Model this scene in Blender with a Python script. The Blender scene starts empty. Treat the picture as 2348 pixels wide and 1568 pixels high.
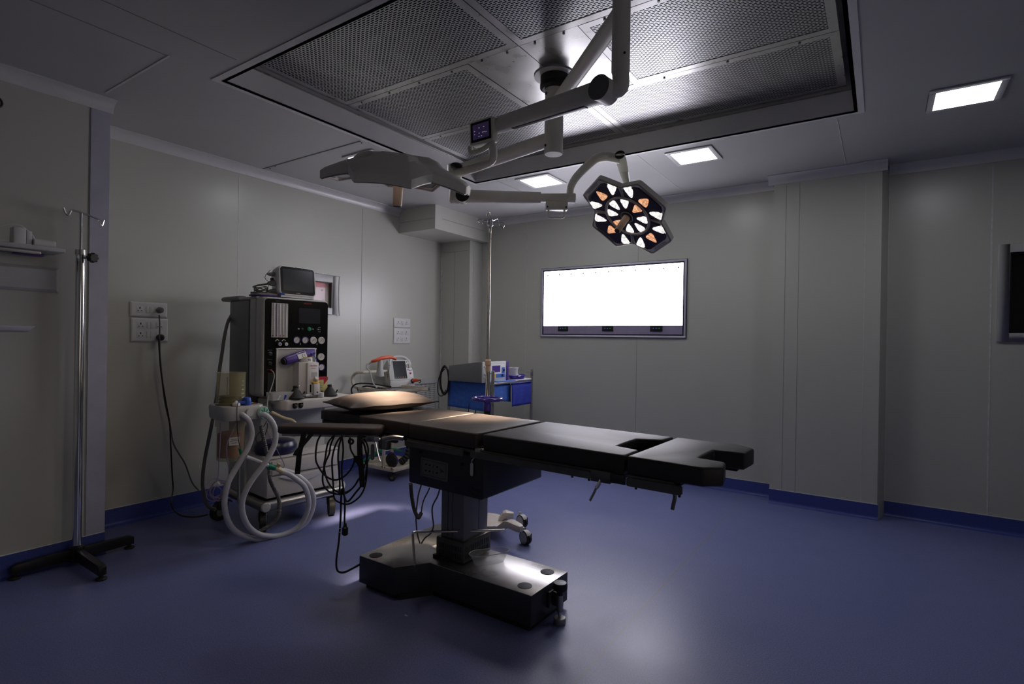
import bpy, bmesh, math, random
from mathutils import Matrix, Vector
random.seed(7)
SC = bpy.context.scene
COL = SC.collection
R = math.radians
PI = math.pi

# ------------------------------------------------------------------ camera
cam_d = bpy.data.cameras.new('camera')
cam = bpy.data.objects.new('camera', cam_d); COL.objects.link(cam)
cam_d.sensor_fit = 'HORIZONTAL'; cam_d.sensor_width = 36.0
cam_d.lens = 1252.7 / 2348 * 36.0
cam_d.clip_start = 0.05; cam_d.clip_end = 60
_yaw, _pit, _rol = R(-34.011), R(-0.108), R(0.8755)
_f = Vector((math.sin(_yaw)*math.cos(_pit), math.cos(_yaw)*math.cos(_pit), math.sin(_pit)))
_r = Vector((math.cos(_yaw), -math.sin(_yaw), 0)); _u = _r.cross(_f)
_r2 = _r*math.cos(_rol) + _u*math.sin(_rol); _u2 = -_r*math.sin(_rol) + _u*math.cos(_rol)
cam.matrix_world = Matrix(((_r2.x, _u2.x, -_f.x, 0), (_r2.y, _u2.y, -_f.y, 0), (_r2.z, _u2.z, -_f.z, 1.4), (0, 0, 0, 1)))
SC.camera = cam

# ------------------------------------------------------------------ world, exposure
SC.view_settings.view_transform = 'Standard'
SC.view_settings.look = 'None'
SC.view_settings.gamma = 1.0
SC.view_settings.use_curve_mapping = False
SC.view_settings.exposure = 0.0
w = bpy.data.worlds.new('dark_world'); SC.world = w; w.use_nodes = True
w.node_tree.nodes['Background'].inputs[0].default_value = (0.05, 0.05, 0.06, 1)
w.node_tree.nodes['Background'].inputs[1].default_value = 0.02

# light levels of the room's lamps and of one added fill
CEIL_EMIT = 18.0        # square led ceiling panels
BOX_EMIT = 9.5         # x-ray light box
LENS_WHITE = 2.0       # led cells of the surgical lights
LENS_WARM = 1.15
SPOT_PILLOW = 3200.0     # focused beams of the two surgical lights (W)
SPOT_SEAT = 1500.0
SPILL = 13.0          # wide warm spill of each lamp head
FILL_LIGHT = 10.0      # added fill through a made-up doorway on the right, outside the frame

# ------------------------------------------------------------------ materials
def nt(name):
    m = bpy.data.materials.new(name); m.use_nodes = True
    n = m.node_tree.nodes; l = m.node_tree.links
    return m, n, l, n['Principled BSDF']

def mat(name, col, rough=0.5, metal=0.0, spec=0.5, var=0.08, scale=12.0, bump=0.0, bscale=120.0, trans=0.0, alpha=1.0, rvar=0.0, coat=0.0, ior=1.45, sub=0.0):
    m, n, l, b = nt(name)
    tc = n.new('ShaderNodeTexCoord')
    no = n.new('ShaderNodeTexNoise'); no.inputs['Scale'].default_value = scale; no.inputs['Detail'].default_value = 3
    l.new(tc.outputs['Object'], no.inputs['Vector'])
    ra = n.new('ShaderNodeMapRange'); ra.inputs[1].default_value = 0.3; ra.inputs[2].default_value = 0.7
    ra.inputs[3].default_value = 1 - var; ra.inputs[4].default_value = 1 + var
    l.new(no.outputs[0], ra.inputs[0])
    mx = n.new('ShaderNodeVectorMath'); mx.operation = 'SCALE'; mx.inputs[0].default_value = col[:3]
    l.new(ra.outputs[0], mx.inputs['Scale']); l.new(mx.outputs[0], b.inputs['Base Color'])
    b.inputs['Roughness'].default_value = rough; b.inputs['Metallic'].default_value = metal
    b.inputs['Specular IOR Level'].default_value = spec; b.inputs['IOR'].default_value = ior
    b.inputs['Transmission Weight'].default_value = trans; b.inputs['Alpha'].default_value = alpha
    b.inputs['Coat Weight'].default_value = coat
    if rvar:
        rr = n.new('ShaderNodeMapRange'); rr.inputs[1].default_value = 0.3; rr.inputs[2].default_value = 0.7
        rr.inputs[3].default_value = rough - rvar; rr.inputs[4].default_value = rough + rvar
        l.new(no.outputs[0], rr.inputs[0]); l.new(rr.outputs[0], b.inputs['Roughness'])
    if bump:
        n2 = n.new('ShaderNodeTexNoise'); n2.inputs['Scale'].default_value = bscale; n2.inputs['Detail'].default_value = 4
        l.new(tc.outputs['Object'], n2.inputs['Vector'])
        bp = n.new('ShaderNodeBump'); bp.inputs['Strength'].default_value = bump; bp.inputs['Distance'].default_value = 0.004
        l.new(n2.outputs[0], bp.inputs['Height']); l.new(bp.outputs[0], b.inputs['Normal'])
    return m

def emis(name, col, strength, base=(0.8, 0.8, 0.8), voro=0.0, vscale=90.0, low=0.5):
    m, n, l, b = nt(name)
    b.inputs['Base Color'].default_value = (*base, 1); b.inputs['Roughness'].default_value = 0.35
    b.inputs['Emission Color'].default_value = (*col, 1); b.inputs['Emission Strength'].default_value = strength
    if voro:
        tc = n.new('ShaderNodeTexCoord'); v = n.new('ShaderNodeTexVoronoi'); v.inputs['Scale'].default_value = vscale
        l.new(tc.outputs['Object'], v.inputs['Vector'])
        ra = n.new('ShaderNodeMapRange'); ra.inputs[1].default_value = 0.0; ra.inputs[2].default_value = 0.7
        ra.inputs[3].default_value = strength*1.25; ra.inputs[4].default_value = strength*low
        l.new(v.outputs['Distance'], ra.inputs[0]); l.new(ra.outputs[0], b.inputs['Emission Strength'])
    return m

def perforated(name):
    # brushed steel sheet with staggered slots painted black for the dark duct behind
    m, n, l, b = nt(name)
    tc = n.new('ShaderNodeTexCoord'); sp = n.new('ShaderNodeSeparateXYZ'); l.new(tc.outputs['Object'], sp.inputs[0])
    def M(op, a, c=None, d=None):
        q = n.new('ShaderNodeMath'); q.operation = op
        for i, v in enumerate((a, c, d)):
            if v is None: continue
            if isinstance(v, (int, float)): q.inputs[i].default_value = v
            else: l.new(v, q.inputs[i])
        return q.outputs[0]
    PX, PY = 0.034, 0.0135
    row = M('DIVIDE', sp.outputs[1], PY); ri = M('FLOOR', row); ry = M('SUBTRACT', M('FRACT', row), 0.5)
    odd = M('MULTIPLY', M('MODULO', M('ABSOLUTE', ri), 2.0), 0.5)
    cx = M('SUBTRACT', M('FRACT', M('ADD', M('DIVIDE', sp.outputs[0], PX), odd)), 0.5)
    dx = M('MAXIMUM', M('SUBTRACT', M('ABSOLUTE', M('MULTIPLY', cx, PX)), 0.0095), 0.0)
    dy = M('MULTIPLY', ry, PY)
    dist = M('SQRT', M('ADD', M('MULTIPLY', dx, dx), M('MULTIPLY', dy, dy)))
    hole = M('LESS_THAN', dist, 0.0034)
    st = n.new('ShaderNodeTexNoise'); st.inputs['Scale'].default_value = 3.0; l.new(tc.outputs['Object'], st.inputs['Vector'])
    cr = n.new('ShaderNodeMapRange'); cr.inputs[3].default_value = 0.42; cr.inputs[4].default_value = 0.60; l.new(st.outputs[0], cr.inputs[0])
    cc = n.new('ShaderNodeCombineColor'); 
    for i in range(3): l.new(cr.outputs[0], cc.inputs[i])
    b.inputs['Metallic'].default_value = 0.9; b.inputs['Roughness'].default_value = 0.36
    l.new(cc.outputs[0], b.inputs['Base Color'])
    dk = n.new('ShaderNodeBsdfDiffuse'); dk.inputs[0].default_value = (0.004, 0.004, 0.004, 1)
    mix = n.new('ShaderNodeMixShader'); l.new(hole, mix.inputs[0]); l.new(b.outputs[0], mix.inputs[1]); l.new(dk.outputs[0], mix.inputs[2])
    l.new(mix.outputs[0], n['Material Output'].inputs[0])
    return m

def mesh_grille(name):
    m, n, l, b = nt(name)
    tc = n.new('ShaderNodeTexCoord'); v = n.new('ShaderNodeTexVoronoi'); v.inputs['Scale'].default_value = 42; v.inputs['Randomness'].default_value = 0.0
    l.new(tc.outputs['Object'], v.inputs['Vector'])
    c = n.new('ShaderNodeMath'); c.operation = 'LESS_THAN'; c.inputs[1].default_value = 0.34; l.new(v.outputs['Distance'], c.inputs[0])
    mx = n.new('ShaderNodeMix'); mx.data_type = 'RGBA'; l.new(c.outputs[0], mx.inputs[0])
    mx.inputs[6].default_value = (0.45, 0.45, 0.43, 1); mx.inputs[7].default_value = (0.01, 0.01, 0.01, 1)
    l.new(mx.outputs[2], b.inputs['Base Color']); b.inputs['Roughness'].default_value = 0.6
    return m

def floor_mat():
    m, n, l, b = nt('blue_vinyl')
    tc = n.new('ShaderNodeTexCoord')
    n1 = n.new('ShaderNodeTexNoise'); n1.inputs['Scale'].default_value = 170; n1.inputs['Detail'].default_value = 2; l.new(tc.outputs['Object'], n1.inputs['Vector'])
    n2 = n.new('ShaderNodeTexNoise'); n2.inputs['Scale'].default_value = 1.6; n2.inputs['Detail'].default_value = 5; n2.inputs['Distortion'].default_value = 0.6; l.new(tc.outputs['Object'], n2.inputs['Vector'])
    r1 = n.new('ShaderNodeMapRange'); r1.inputs[1].default_value = 0.3; r1.inputs[2].default_value = 0.7; r1.inputs[3].default_value = 0.72; r1.inputs[4].default_value = 1.28; l.new(n1.outputs[0], r1.inputs[0])
    sc = n.new('ShaderNodeVectorMath'); sc.operation = 'SCALE'; sc.inputs[0].default_value = (0.15, 0.17, 0.36); l.new(r1.outputs[0], sc.inputs['Scale'])
    # welded seams between the vinyl sheets, running along Y
    sp = n.new('ShaderNodeSeparateXYZ'); l.new(tc.outputs['Object'], sp.inputs[0])
    acc = None
    for x0, wd in ((-1.023, 0.0045), (-3.36, 0.004)):
        a = n.new('ShaderNodeMath'); a.operation = 'SUBTRACT'; a.inputs[1].default_value = x0; l.new(sp.outputs[0], a.inputs[0])
        c = n.new('ShaderNodeMath'); c.operation = 'ABSOLUTE'; l.new(a.outputs[0], c.inputs[0])
        d = n.new('ShaderNodeMath'); d.operation = 'LESS_THAN'; d.inputs[1].default_value = wd; l.new(c.outputs[0], d.inputs[0])
        if acc is None: acc = d.outputs[0]
        else:
            e = n.new('ShaderNodeMath'); e.operation = 'MAXIMUM'; l.new(acc, e.inputs[0]); l.new(d.outputs[0], e.inputs[1]); acc = e.outputs[0]
    mx = n.new('ShaderNodeMix'); mx.data_type = 'RGBA'; l.new(acc, mx.inputs[0]); l.new(sc.outputs[0], mx.inputs[6]); mx.inputs[7].default_value = (0.16, 0.17, 0.21, 1)
    l.new(mx.outputs[2], b.inputs['Base Color'])
    rr = n.new('ShaderNodeMapRange'); rr.inputs[1].default_value = 0.3; rr.inputs[2].default_value = 0.7; rr.inputs[3].default_value = 0.30; rr.inputs[4].default_value = 0.42; l.new(n2.outputs[0], rr.inputs[0])
    l.new(rr.outputs[0], b.inputs['Roughness'])
    bp = n.new('ShaderNodeBump'); bp.inputs['Strength'].default_value = 0.06; bp.inputs['Distance'].default_value = 0.003; l.new(n1.outputs[0], bp.inputs['Height']); l.new(bp.outputs[0], b.inputs['Normal'])
    b.inputs['Specular IOR Level'].default_value = 0.5
    return m

def beads_mat():
    m, n, l, b = nt('pink_granules')
    tc = n.new('ShaderNodeTexCoord'); v = n.new('ShaderNodeTexVoronoi'); v.inputs['Scale'].default_value = 130; l.new(tc.outputs['Object'], v.inputs['Vector'])
    mx = n.new('ShaderNodeMix'); mx.data_type = 'RGBA'; l.new(v.outputs['Distance'], mx.inputs[0])
    mx.inputs[6].default_value = (0.42, 0.10, 0.13, 1); mx.inputs[7].default_value = (0.16, 0.03, 0.05, 1); l.new(mx.outputs[2], b.inputs['Base Color']); b.inputs['Roughness'].default_value = 0.5
    return m

def ribbed(name, col, scale, axis=2, rough=0.5):
    m = mat(name, col, rough)
    n = m.node_tree.nodes; l = m.node_tree.links
    tc = n.new('ShaderNodeTexCoord'); wv = n.new('ShaderNodeTexWave'); wv.wave_type = 'BANDS'; wv.bands_direction = 'Z'; wv.inputs['Scale'].default_value = scale
    l.new(tc.outputs['UV'], wv.inputs['Vector'])
    return m

M = dict(
    wall=mat('cream_wall_panel', (0.53, 0.525, 0.47), 0.30, spec=0.5, var=0.02, scale=1.2, bump=0.02, bscale=4),
    ceil=mat('grey_ceiling_panel', (0.46, 0.455, 0.455), 0.33, var=0.03, scale=2),
    film=mat('filmed_aluminium', (0.50, 0.49, 0.58), 0.4, metal=0.25, var=0.06, scale=8),
    cove=mat('cove_profile', (0.66, 0.65, 0.65), 0.38, metal=0.1, var=0.03, scale=6),
    seal=mat('white_sealant', (0.62, 0.62, 0.60), 0.5, var=0.12, scale=30),
    joint=mat('panel_joint_grey', (0.30, 0.30, 0.28), 0.6),
    base=mat('blue_vinyl_skirting', (0.055, 0.075, 0.30), 0.4, var=0.2, scale=150),
    floor=floor_mat(), perf=perforated('perforated_steel'),
    steel=mat('brushed_steel', (0.55, 0.54, 0.53), 0.30, metal=0.95, var=0.08, scale=6, rvar=0.05),
    steel2=mat('satin_steel', (0.40, 0.385, 0.37), 0.30, metal=0.9, var=0.15, scale=5, rvar=0.06),
    chrome=mat('chrome', (0.72, 0.72, 0.72), 0.12, metal=1.0, var=0.02),
    ventm=mat('dark_vent_steel', (0.10, 0.094, 0.088), 0.45, metal=0.5, var=0.08, scale=10),
    darksteel=mat('dark_rail_steel', (0.16, 0.155, 0.15), 0.42, metal=0.8, var=0.1, scale=20),
    lampw=mat('lamp_enamel', (0.78, 0.76, 0.68), 0.38, var=0.03, scale=10),
    lampm=mat('lamp_rim_metal', (0.34, 0.30, 0.29), 0.45, metal=0.4, var=0.05),
    lampd=mat('lamp_face_violet_black', (0.035, 0.026, 0.045), 0.25, var=0.05),
    beige=mat('beige_plastic', (0.56, 0.42, 0.31), 0.45, var=0.05),
    black=mat('black_plastic', (0.012, 0.012, 0.013), 0.35, var=0.1),
    rubber=mat('black_rubber', (0.015, 0.015, 0.015), 0.55, var=0.15, scale=30),
    cable=mat('black_cable', (0.010, 0.010, 0.011), 0.5),
    gcable=mat('grey_cable', (0.13, 0.125, 0.12), 0.5),
    leather=mat('dark_brown_vinyl_leather', (0.060, 0.046, 0.042), 0.48, spec=0.5, var=0.12, scale=9, bump=0.18, bscale=22, rvar=0.06),
    leatherb=mat('black_vinyl_leather', (0.036, 0.031, 0.031), 0.5, spec=0.45, var=0.12, scale=9, bump=0.12, bscale=20),
    bodyd=mat('dark_grey_enamel', (0.050, 0.054, 0.060), 0.35, metal=0.3, var=0.06, scale=14),
    colg=mat('grey_column_enamel', (0.20, 0.215, 0.24), 0.4, metal=0.2, var=0.05),
    white=mat('white_plastic', (0.68, 0.67, 0.66), 0.4, var=0.03),
    offw=mat('warm_white_plastic', (0.60, 0.575, 0.55), 0.42, var=0.04),
    lgrey=mat('light_grey_plastic', (0.46, 0.46, 0.45), 0.4, var=0.04),
    mgrey=mat('mid_grey_plastic', (0.16, 0.165, 0.165), 0.45, var=0.05),
    ppanel=mat('gloss_black_panel', (0.004, 0.004, 0.004), 0.22, spec=0.35, var=0.02),
    screen=mat('dark_screen', (0.022, 0.024, 0.030), 0.2, spec=0.5, var=0.02),
    lavender=mat('lavender_screen', (0.32, 0.27, 0.40), 0.35),
    violet=mat('violet_paint', (0.06, 0.025, 0.20), 0.4, var=0.1),
    bluew=mat('blue_gloss_plastic', (0.055, 0.03, 0.30), 0.16, spec=0.6, var=0.05, coat=0.4),
    drape=mat('blue_drape_cloth', (0.045, 0.13, 0.46), 0.85, var=0.12, scale=30, bump=0.3, bscale=160),
    drape2=mat('navy_drape_cloth', (0.02, 0.035, 0.30), 0.85, var=0.12, scale=30, bump=0.3, bscale=160),
    green=mat('green_plastic', (0.0, 0.20, 0.11), 0.5, var=0.15),
    mint=mat('pale_green_filter', (0.22, 0.42, 0.33), 0.4, var=0.08),
    red=mat('red_print', (0.42, 0.02, 0.04), 0.5), orange=mat('orange_plastic', (0.72, 0.12, 0.05), 0.4),
    yellow=mat('pale_yellow_card', (0.52, 0.47, 0.20), 0.6, var=0.1), amber=mat('yellow_plastic', (0.70, 0.40, 0.02), 0.4),
    paper=mat('paper', (0.66, 0.65, 0.62), 0.8, var=0.03), pink=mat('pink_white_board', (0.70, 0.55, 0.62), 0.6),
    cushion=mat('navy_gloss_vinyl', (0.010, 0.012, 0.055), 0.3, spec=0.6),
    hose=mat('frosted_tube', (0.52, 0.52, 0.55), 0.35, var=0.05, scale=20, sub=0.0),
    cream=mat('cream_enamel_steel', (0.60, 0.54, 0.44), 0.45, var=0.14, scale=14),
    creamw=mat('cream_plastic_base', (0.60, 0.55, 0.51), 0.4, var=0.04),
    amberg=mat('smoked_amber_acrylic', (0.42, 0.38, 0.20), 0.15, alpha=0.42, var=0.04),
    clearp=mat('clear_plastic', (0.75, 0.75, 0.76), 0.15, alpha=0.28, var=0.02),
    clearw=mat('translucent_plastic', (0.72, 0.71, 0.72), 0.25, alpha=0.55, var=0.03),
    tubing=mat('violet_clear_tubing', (0.30, 0.24, 0.38), 0.25, alpha=0.55),
    ytub=mat('yellowed_tubing', (0.50, 0.42, 0.24), 0.35), blue=mat('bright_blue_plastic', (0.02, 0.07, 0.40), 0.4),
    brown=mat('brown_gasket', (0.16, 0.055, 0.02), 0.6), rust=mat('rust_stain', (0.30, 0.14, 0.04), 0.8),
    dglass=mat('dark_window_glass', (0.006, 0.008, 0.006), 0.06, spec=0.6, var=0.02),
    beads=beads_mat(), grille=mesh_grille('wire_grille'),
    ecl=emis('led_panel', (0.93, 0.95, 1.0), CEIL_EMIT), ebox=emis('light_box_glow', (0.90, 0.88, 1.0), BOX_EMIT),
    ewhite=emis('led_lens_white', (1.0, 0.955, 0.90), LENS_WHITE, voro=1, vscale=70, low=0.35),
    ewarm=emis('led_lens_warm', (1.0, 0.46, 0.20), LENS_WARM, voro=1, vscale=70, low=0.4),
    eui=emis('control_screen_glow', (0.10, 0.06, 0.20), 0.12, base=(0.01, 0.01, 0.015)),
    edot=emis('control_screen_icon', (0.35, 0.30, 0.6), 0.5, base=(0.01, 0.01, 0.01)),
    eb=emis('blue_indicator', (0.10, 0.20, 0.8), 0.5, base=(0.01, 0.01, 0.03)), eg=emis('green_indicator', (0.05, 0.5, 0.2), 0.4, base=(0.01, 0.03, 0.01)),
    gdial=mat('green_knob', (0.01, 0.22, 0.10), 0.3),
)

# ------------------------------------------------------------------ mesh helpers
def fr(o, x, y):
    x = Vector(x).normalized(); y = Vector(y); y = (y - x*y.dot(x)).normalized(); z = x.cross(y)
    return Matrix(((x.x, y.x, z.x, o[0]), (x.y, y.y, z.y, o[1]), (x.z, y.z, z.z, o[2]), (0, 0, 0, 1)))
def rz(o, deg): return Matrix.Translation(o) @ Matrix.Rotation(R(deg), 4, 'Z')
def crom(P, n=6, closed=False):
    P = [Vector(p) for p in P]
    if len(P) < 3: return P
    out = []; N = len(P)
    for i in range(N if closed else N-1):
        p0 = P[(i-1) % N] if (closed or i > 0) else P[0]*2 - P[1]
        p1 = P[i]; p2 = P[(i+1) % N]
        p3 = P[(i+2) % N] if (closed or i+2 < N) else P[-1]*2 - P[-2]
        for k in range(n):
            t = k/n; out.append(0.5*((2*p1) + (p2-p0)*t + (2*p0-5*p1+4*p2-p3)*t*t + (3*p1-p0-3*p2+p3)*t**3))
    if not closed: out.append(P[-1])
    return out

class MB:
    def __init__(s, M=None): s.bm = bmesh.new(); s.M = M or Matrix()
    def v(s, p): return s.bm.verts.new(s.M @ Vector(p))
    def f(s, vs):
        try: return s.bm.faces.new(vs)
        except ValueError: return None
    def box(s, x0, x1, y0, y1, z0, z1, M=None):
        c = [(x, y, z) for z in (z0, z1) for y in (y0, y1) for x in (x0, x1)]
        if M: c = [M @ Vector(p) for p in c]
        V = [s.v(p) for p in c]
        for q in ((0, 2, 3, 1), (4, 5, 7, 6), (0, 1, 5, 4), (2, 6, 7, 3), (0, 4, 6, 2), (1, 3, 7, 5)): s.f([V[i] for i in q])
        return s
    def loft(s, rings, cap=True, closed=True):
        VV = [[s.v(p) for p in r] for r in rings]
        for a, b in zip(VV, VV[1:]):
            n = len(a)
            for i in range(n if closed else n-1):
                j = (i+1) % n; s.f([a[i], a[j], b[j], b[i]])
        if cap and closed: s.f(VV[0][::-1]); s.f(VV[-1])
        return s
    def prism(s, poly, z0, z1, M=None):
        M = M or Matrix()
        return s.loft([[M @ Vector((x, y, z)) for x, y in poly] for z in (z0, z1)])
    def cyl(s, p0, p1, r0, r1=None, n=20):
        p0 = Vector(p0); p1 = Vector(p1); r1 = r0 if r1 is None else r1
        d = (p1-p0).normalized(); a = d.orthogonal().normalized(); b = d.cross(a)
        return s.loft([[p + (a*math.cos(2*PI*i/n) + b*math.sin(2*PI*i/n))*r for i in range(n)] for p, r in ((p0, r0), (p1, r1))])
    def lathe(s, prof, o=(0, 0, 0), n=28, axis=None):
        ax = Vector(axis or (0, 0, 1)).normalized(); a = ax.orthogonal().normalized(); b = ax.cross(a); o = Vector(o)
        return s.loft([[o + ax*z + (a*math.cos(2*PI*i/n) + b*math.sin(2*PI*i/n))*max(r, 1e-4) for i in range(n)] for r, z in prof])
    def tube(s, P, r, n=8, smooth=5, closed=False, flat=None):
        P = crom(P, smooth, closed) if smooth else [Vector(p) for p in P]
        N = len(P); rings = []
        t0 = ((P[1]-P[0])).normalized(); a = t0.orthogonal().normalized()
        for i in range(N):
            if closed: t = (P[(i+1) % N] - P[i-1]).normalized()
            else: t = (P[min(i+1, N-1)] - P[max(i-1, 0)]).normalized()
            a = (a - t*a.dot(t)).normalized(); b = t.cross(a)
            rr = r(i/(N-1)) if callable(r) else r
            rings.append([P[i] + (a*math.cos(2*PI*k/n) + b*math.sin(2*PI*k/n))*rr for k in range(n)])
        if closed: rings.append(rings[0])
        return s.loft(rings, cap=not closed)
    def torus(s, o, axis, RR, r, n=36, k=10):
        ax = Vector(axis).normalized(); a = ax.orthogonal().normalized(); b = ax.cross(a); o = Vector(o)
        return s.tube([o + (a*math.cos(2*PI*i/n) + b*math.sin(2*PI*i/n))*RR for i in range(n)], r, k, 0, True)
    def ball(s, o, rx, ry=None, rzz=None, n=20, M=None, k=12):
        ry = ry or rx; rzz = rzz or rx; M = M or Matrix.Translation(o)
        return s.loft([[M @ Vector((rx*math.sin(PI*(j+0.02)/k*0.999)*math.cos(2*PI*i/n), ry*math.sin(PI*(j+0.02)/k*0.999)*math.sin(2*PI*i/n), rzz*math.cos(PI*(j+0.02)/k*0.999))) for i in range(n)] for j in range(k+1)])
    def strip(s, P, width, thick=0.003):
        # a flat hanging strap: P centre line, width vector
        wv = Vector(width); P = [Vector(p) for p in P]; rings = []
        for i in range(len(P)):
            t = (P[min(i+1, len(P)-1)] - P[max(i-1, 0)]).normalized(); nn = t.cross(wv).normalized()*thick*0.5
            rings.append([P[i]-wv*0.5-nn, P[i]+wv*0.5-nn, P[i]+wv*0.5+nn, P[i]-wv*0.5+nn])
        return s.loft(rings)
    def sheet(s, g, thick=0.002):
        # g[i][j] grid of points -> thin solid
        V = [[s.v(p) for p in row] for row in g]
        for i in range(len(g)-1):
            for j in range(len(g[0])-1): s.f([V[i][j], V[i+1][j], V[i+1][j+1], V[i][j+1]])
        s.sol = thick; return s
    def build(s, name, m, parent=None, bevel=0.0, seg=2, angle=32, smooth=True, root=None):
        bm = s.bm
        bmesh.ops.remove_doubles(bm, verts=bm.verts[:], dist=1e-5)
        bmesh.ops.recalc_face_normals(bm, faces=bm.faces[:])
        if bevel:
            ed = [e for e in bm.edges if len(e.link_faces) == 2 and e.calc_face_angle(0) > R(28)]
            bmesh.ops.bevel(bm, geom=ed, offset=bevel, segments=seg, affect='EDGES', clamp_overlap=True, profile=0.5)
        off = Vector((0, 0, 0)); p = parent
        while p is not None: off += p.location; p = p.parent
        me = bpy.data.meshes.new(name)
        loc = Vector((0, 0, 0))
        if parent is None:
            xs = [v.co.copy() for v in bm.verts]
            lo = Vector((min(q.x for q in xs), min(q.y for q in xs), min(q.z for q in xs))); hi = Vector((max(q.x for q in xs), max(q.y for q in xs), max(q.z for q in xs)))
            loc = Vector(((lo.x+hi.x)/2, (lo.y+hi.y)/2, lo.z)) if root is None else Vector(root); off = loc
        bmesh.ops.translate(bm, verts=bm.verts[:], vec=-off)
        bm.to_mesh(me); bm.free()
        if smooth:
            for pl in me.polygons: pl.use_smooth = True
            me.set_sharp_from_angle(angle=R(angle))
        me.materials.append(m if not isinstance(m, str) else M[m])
        o = bpy.data.objects.new(name, me); COL.objects.link(o); o.location = loc
        if parent is not None: o.parent = parent
        if getattr(s, 'sol', 0):
            md = o.modifiers.new('thickness', 'SOLIDIFY'); md.thickness = s.sol; md.offset = 0
        return o

def thing(name, loc, label, cat, group=None):
    o = bpy.data.objects.new(name, None); COL.objects.link(o); o.location = loc
    o.empty_display_size = 0.1
    return tag(o, label, cat, group)
def tag(o, label, cat, group=None):
    o['label'] = label; o['category'] = cat
    if group: o['group'] = group
    return o
def struct(o): o['kind'] = 'structure'; return o
def lab(o, s): o['label'] = s; return o

def text(name, body, size, Mx, m, parent, align='CENTER', ext=0.0004):
    cu = bpy.data.curves.new(name, 'FONT'); cu.body = body; cu.size = size; cu.extrude = ext; cu.align_x = align; cu.align_y = 'CENTER'
    t = bpy.data.objects.new(name, cu); COL.objects.link(t)
    bpy.context.view_layer.update()
    me = bpy.data.meshes.new_from_object(t.evaluated_get(bpy.context.evaluated_depsgraph_get()))
    bpy.data.objects.remove(t)
    off = Vector((0, 0, 0)); p = parent
    while p is not None: off += p.location; p = p.parent
    me.transform(Matrix.Translation(-off) @ Mx); me.materials.append(M[m])
    o = bpy.data.objects.new(name, me); COL.objects.link(o); o.parent = parent
    return o

def rrect(w, h, r, n=4):
    out = []
    for cx, cy, a0 in ((w/2-r, h/2-r, 0), (-w/2+r, h/2-r, 90), (-w/2+r, -h/2+r, 180), (w/2-r, -h/2+r, 270)):
        for k in range(n+1): a = R(a0 + 90*k/n); out.append((cx + r*math.cos(a), cy + r*math.sin(a)))
    return out

# ================================================================== the setting
ZC = 2.893
XL, XN, YB = -4.644, -4.12, 5.5
fl = struct(MB().box(-5.4, 3.2, -2.3, 5.7, -0.1, 0.0).build('floor', 'floor', root=(0, 0, 0)))
RX0, RX1, RY0, RY1 = -3.19, -0.16, 1.70, 4.08       # recess of the laminar flow plenum
ce = MB()
gR = 0.02
ce.box(-4.8, RX0-gR, -2.2, 5.6, ZC, ZC+0.06); ce.box(RX1+gR, 3.1, -2.2, 5.6, ZC, ZC+0.06)
ce.box(RX0-gR, RX1+gR, -2.2, RY0-gR, ZC, ZC+0.06); ce.box(RX0-gR, RX1+gR, RY1+gR, 5.6, ZC, ZC+0.06)
ce = struct(ce.build('ceiling', 'ceil'))
# left wall with a window opening, back wall with a window opening
wl = MB()
WY0, WY1, WZ0, WZ1 = 3.02, 3.58, 1.705, 1.965
wl.box(XL-0.1, XL, 1.40, WY0, 0, ZC+0.05); wl.box(XL-0.1, XL, WY1, 5.6, 0, ZC+0.05)
wl.box(XL-0.1, XL, WY0, WY1, 0, WZ0); wl.box(XL-0.1, XL, WY0, WY1, WZ1, ZC+0.05)
wall_left = struct(wl.build('wall_left', 'wall'))
wall_near = struct(MB().box(XL-0.1, XN, -2.2, 1.45, 0, ZC+0.05).build('wall_left_near', 'wall'))
BX0, BX1, BZ0, BZ1 = 0.797, 1.60, 1.515, 2.122
wb = MB()
wb.box(XL-0.1, BX0, YB, YB+0.1, 0, ZC+0.05); wb.box(BX1, 3.1, YB, YB+0.1, 0, ZC+0.05)
wb.box(BX0, BX1, YB, YB+0.1, 0, BZ0); wb.box(BX0, BX1, YB, YB+0.1, BZ1, ZC+0.05)
wall_back = struct(wb.build('wall_back', 'wall'))
q = MB(); q.box(3.0, 3.1, -2.2, 0.2, 0, ZC+0.05); q.box(3.0, 3.1, 1.6, 5.6, 0, ZC+0.05); q.box(3.0, 3.1, 0.2, 1.6, 2.1, ZC+0.05)
struct(q.build('wall_right', 'wall'))
# unseen doorway and corridor, made up to bring a warm fill from the right
q = MB(); q.box(4.6, 4.7, -0.8, 2.6, 0, 2.6); q.box(3.1, 4.7, -0.9, -0.8, 0, 2.6); q.box(3.1, 4.7, 2.6, 2.7, 0, 2.6); q.box(3.1, 4.7, -0.9, 2.7, 2.6, 2.7); q.box(3.2, 4.7, -0.9, 2.7, -0.1, 0)
struct(q.build('wall_fill_corridor', 'wall'))
dl = bpy.data.lights.new('fill_light', 'AREA'); dl.shape = 'RECTANGLE'; dl.size = 1.6; dl.size_y = 1.4; dl.energy = FILL_LIGHT; dl.color = (1.0, 0.90, 0.80)
dlo = bpy.data.objects.new('fill_light', dl); COL.objects.link(dlo); dlo.location = (4.5, 0.9, 1.6); dlo.rotation_euler = (0, R(90), 0)
tag(dlo, 'added fill lamp behind a made-up doorway, out of view', 'light')
struct(MB().box(-4.8, 3.1, -2.2, -2.1, 0, ZC+0.05).build('wall_front', 'wall'))
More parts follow.
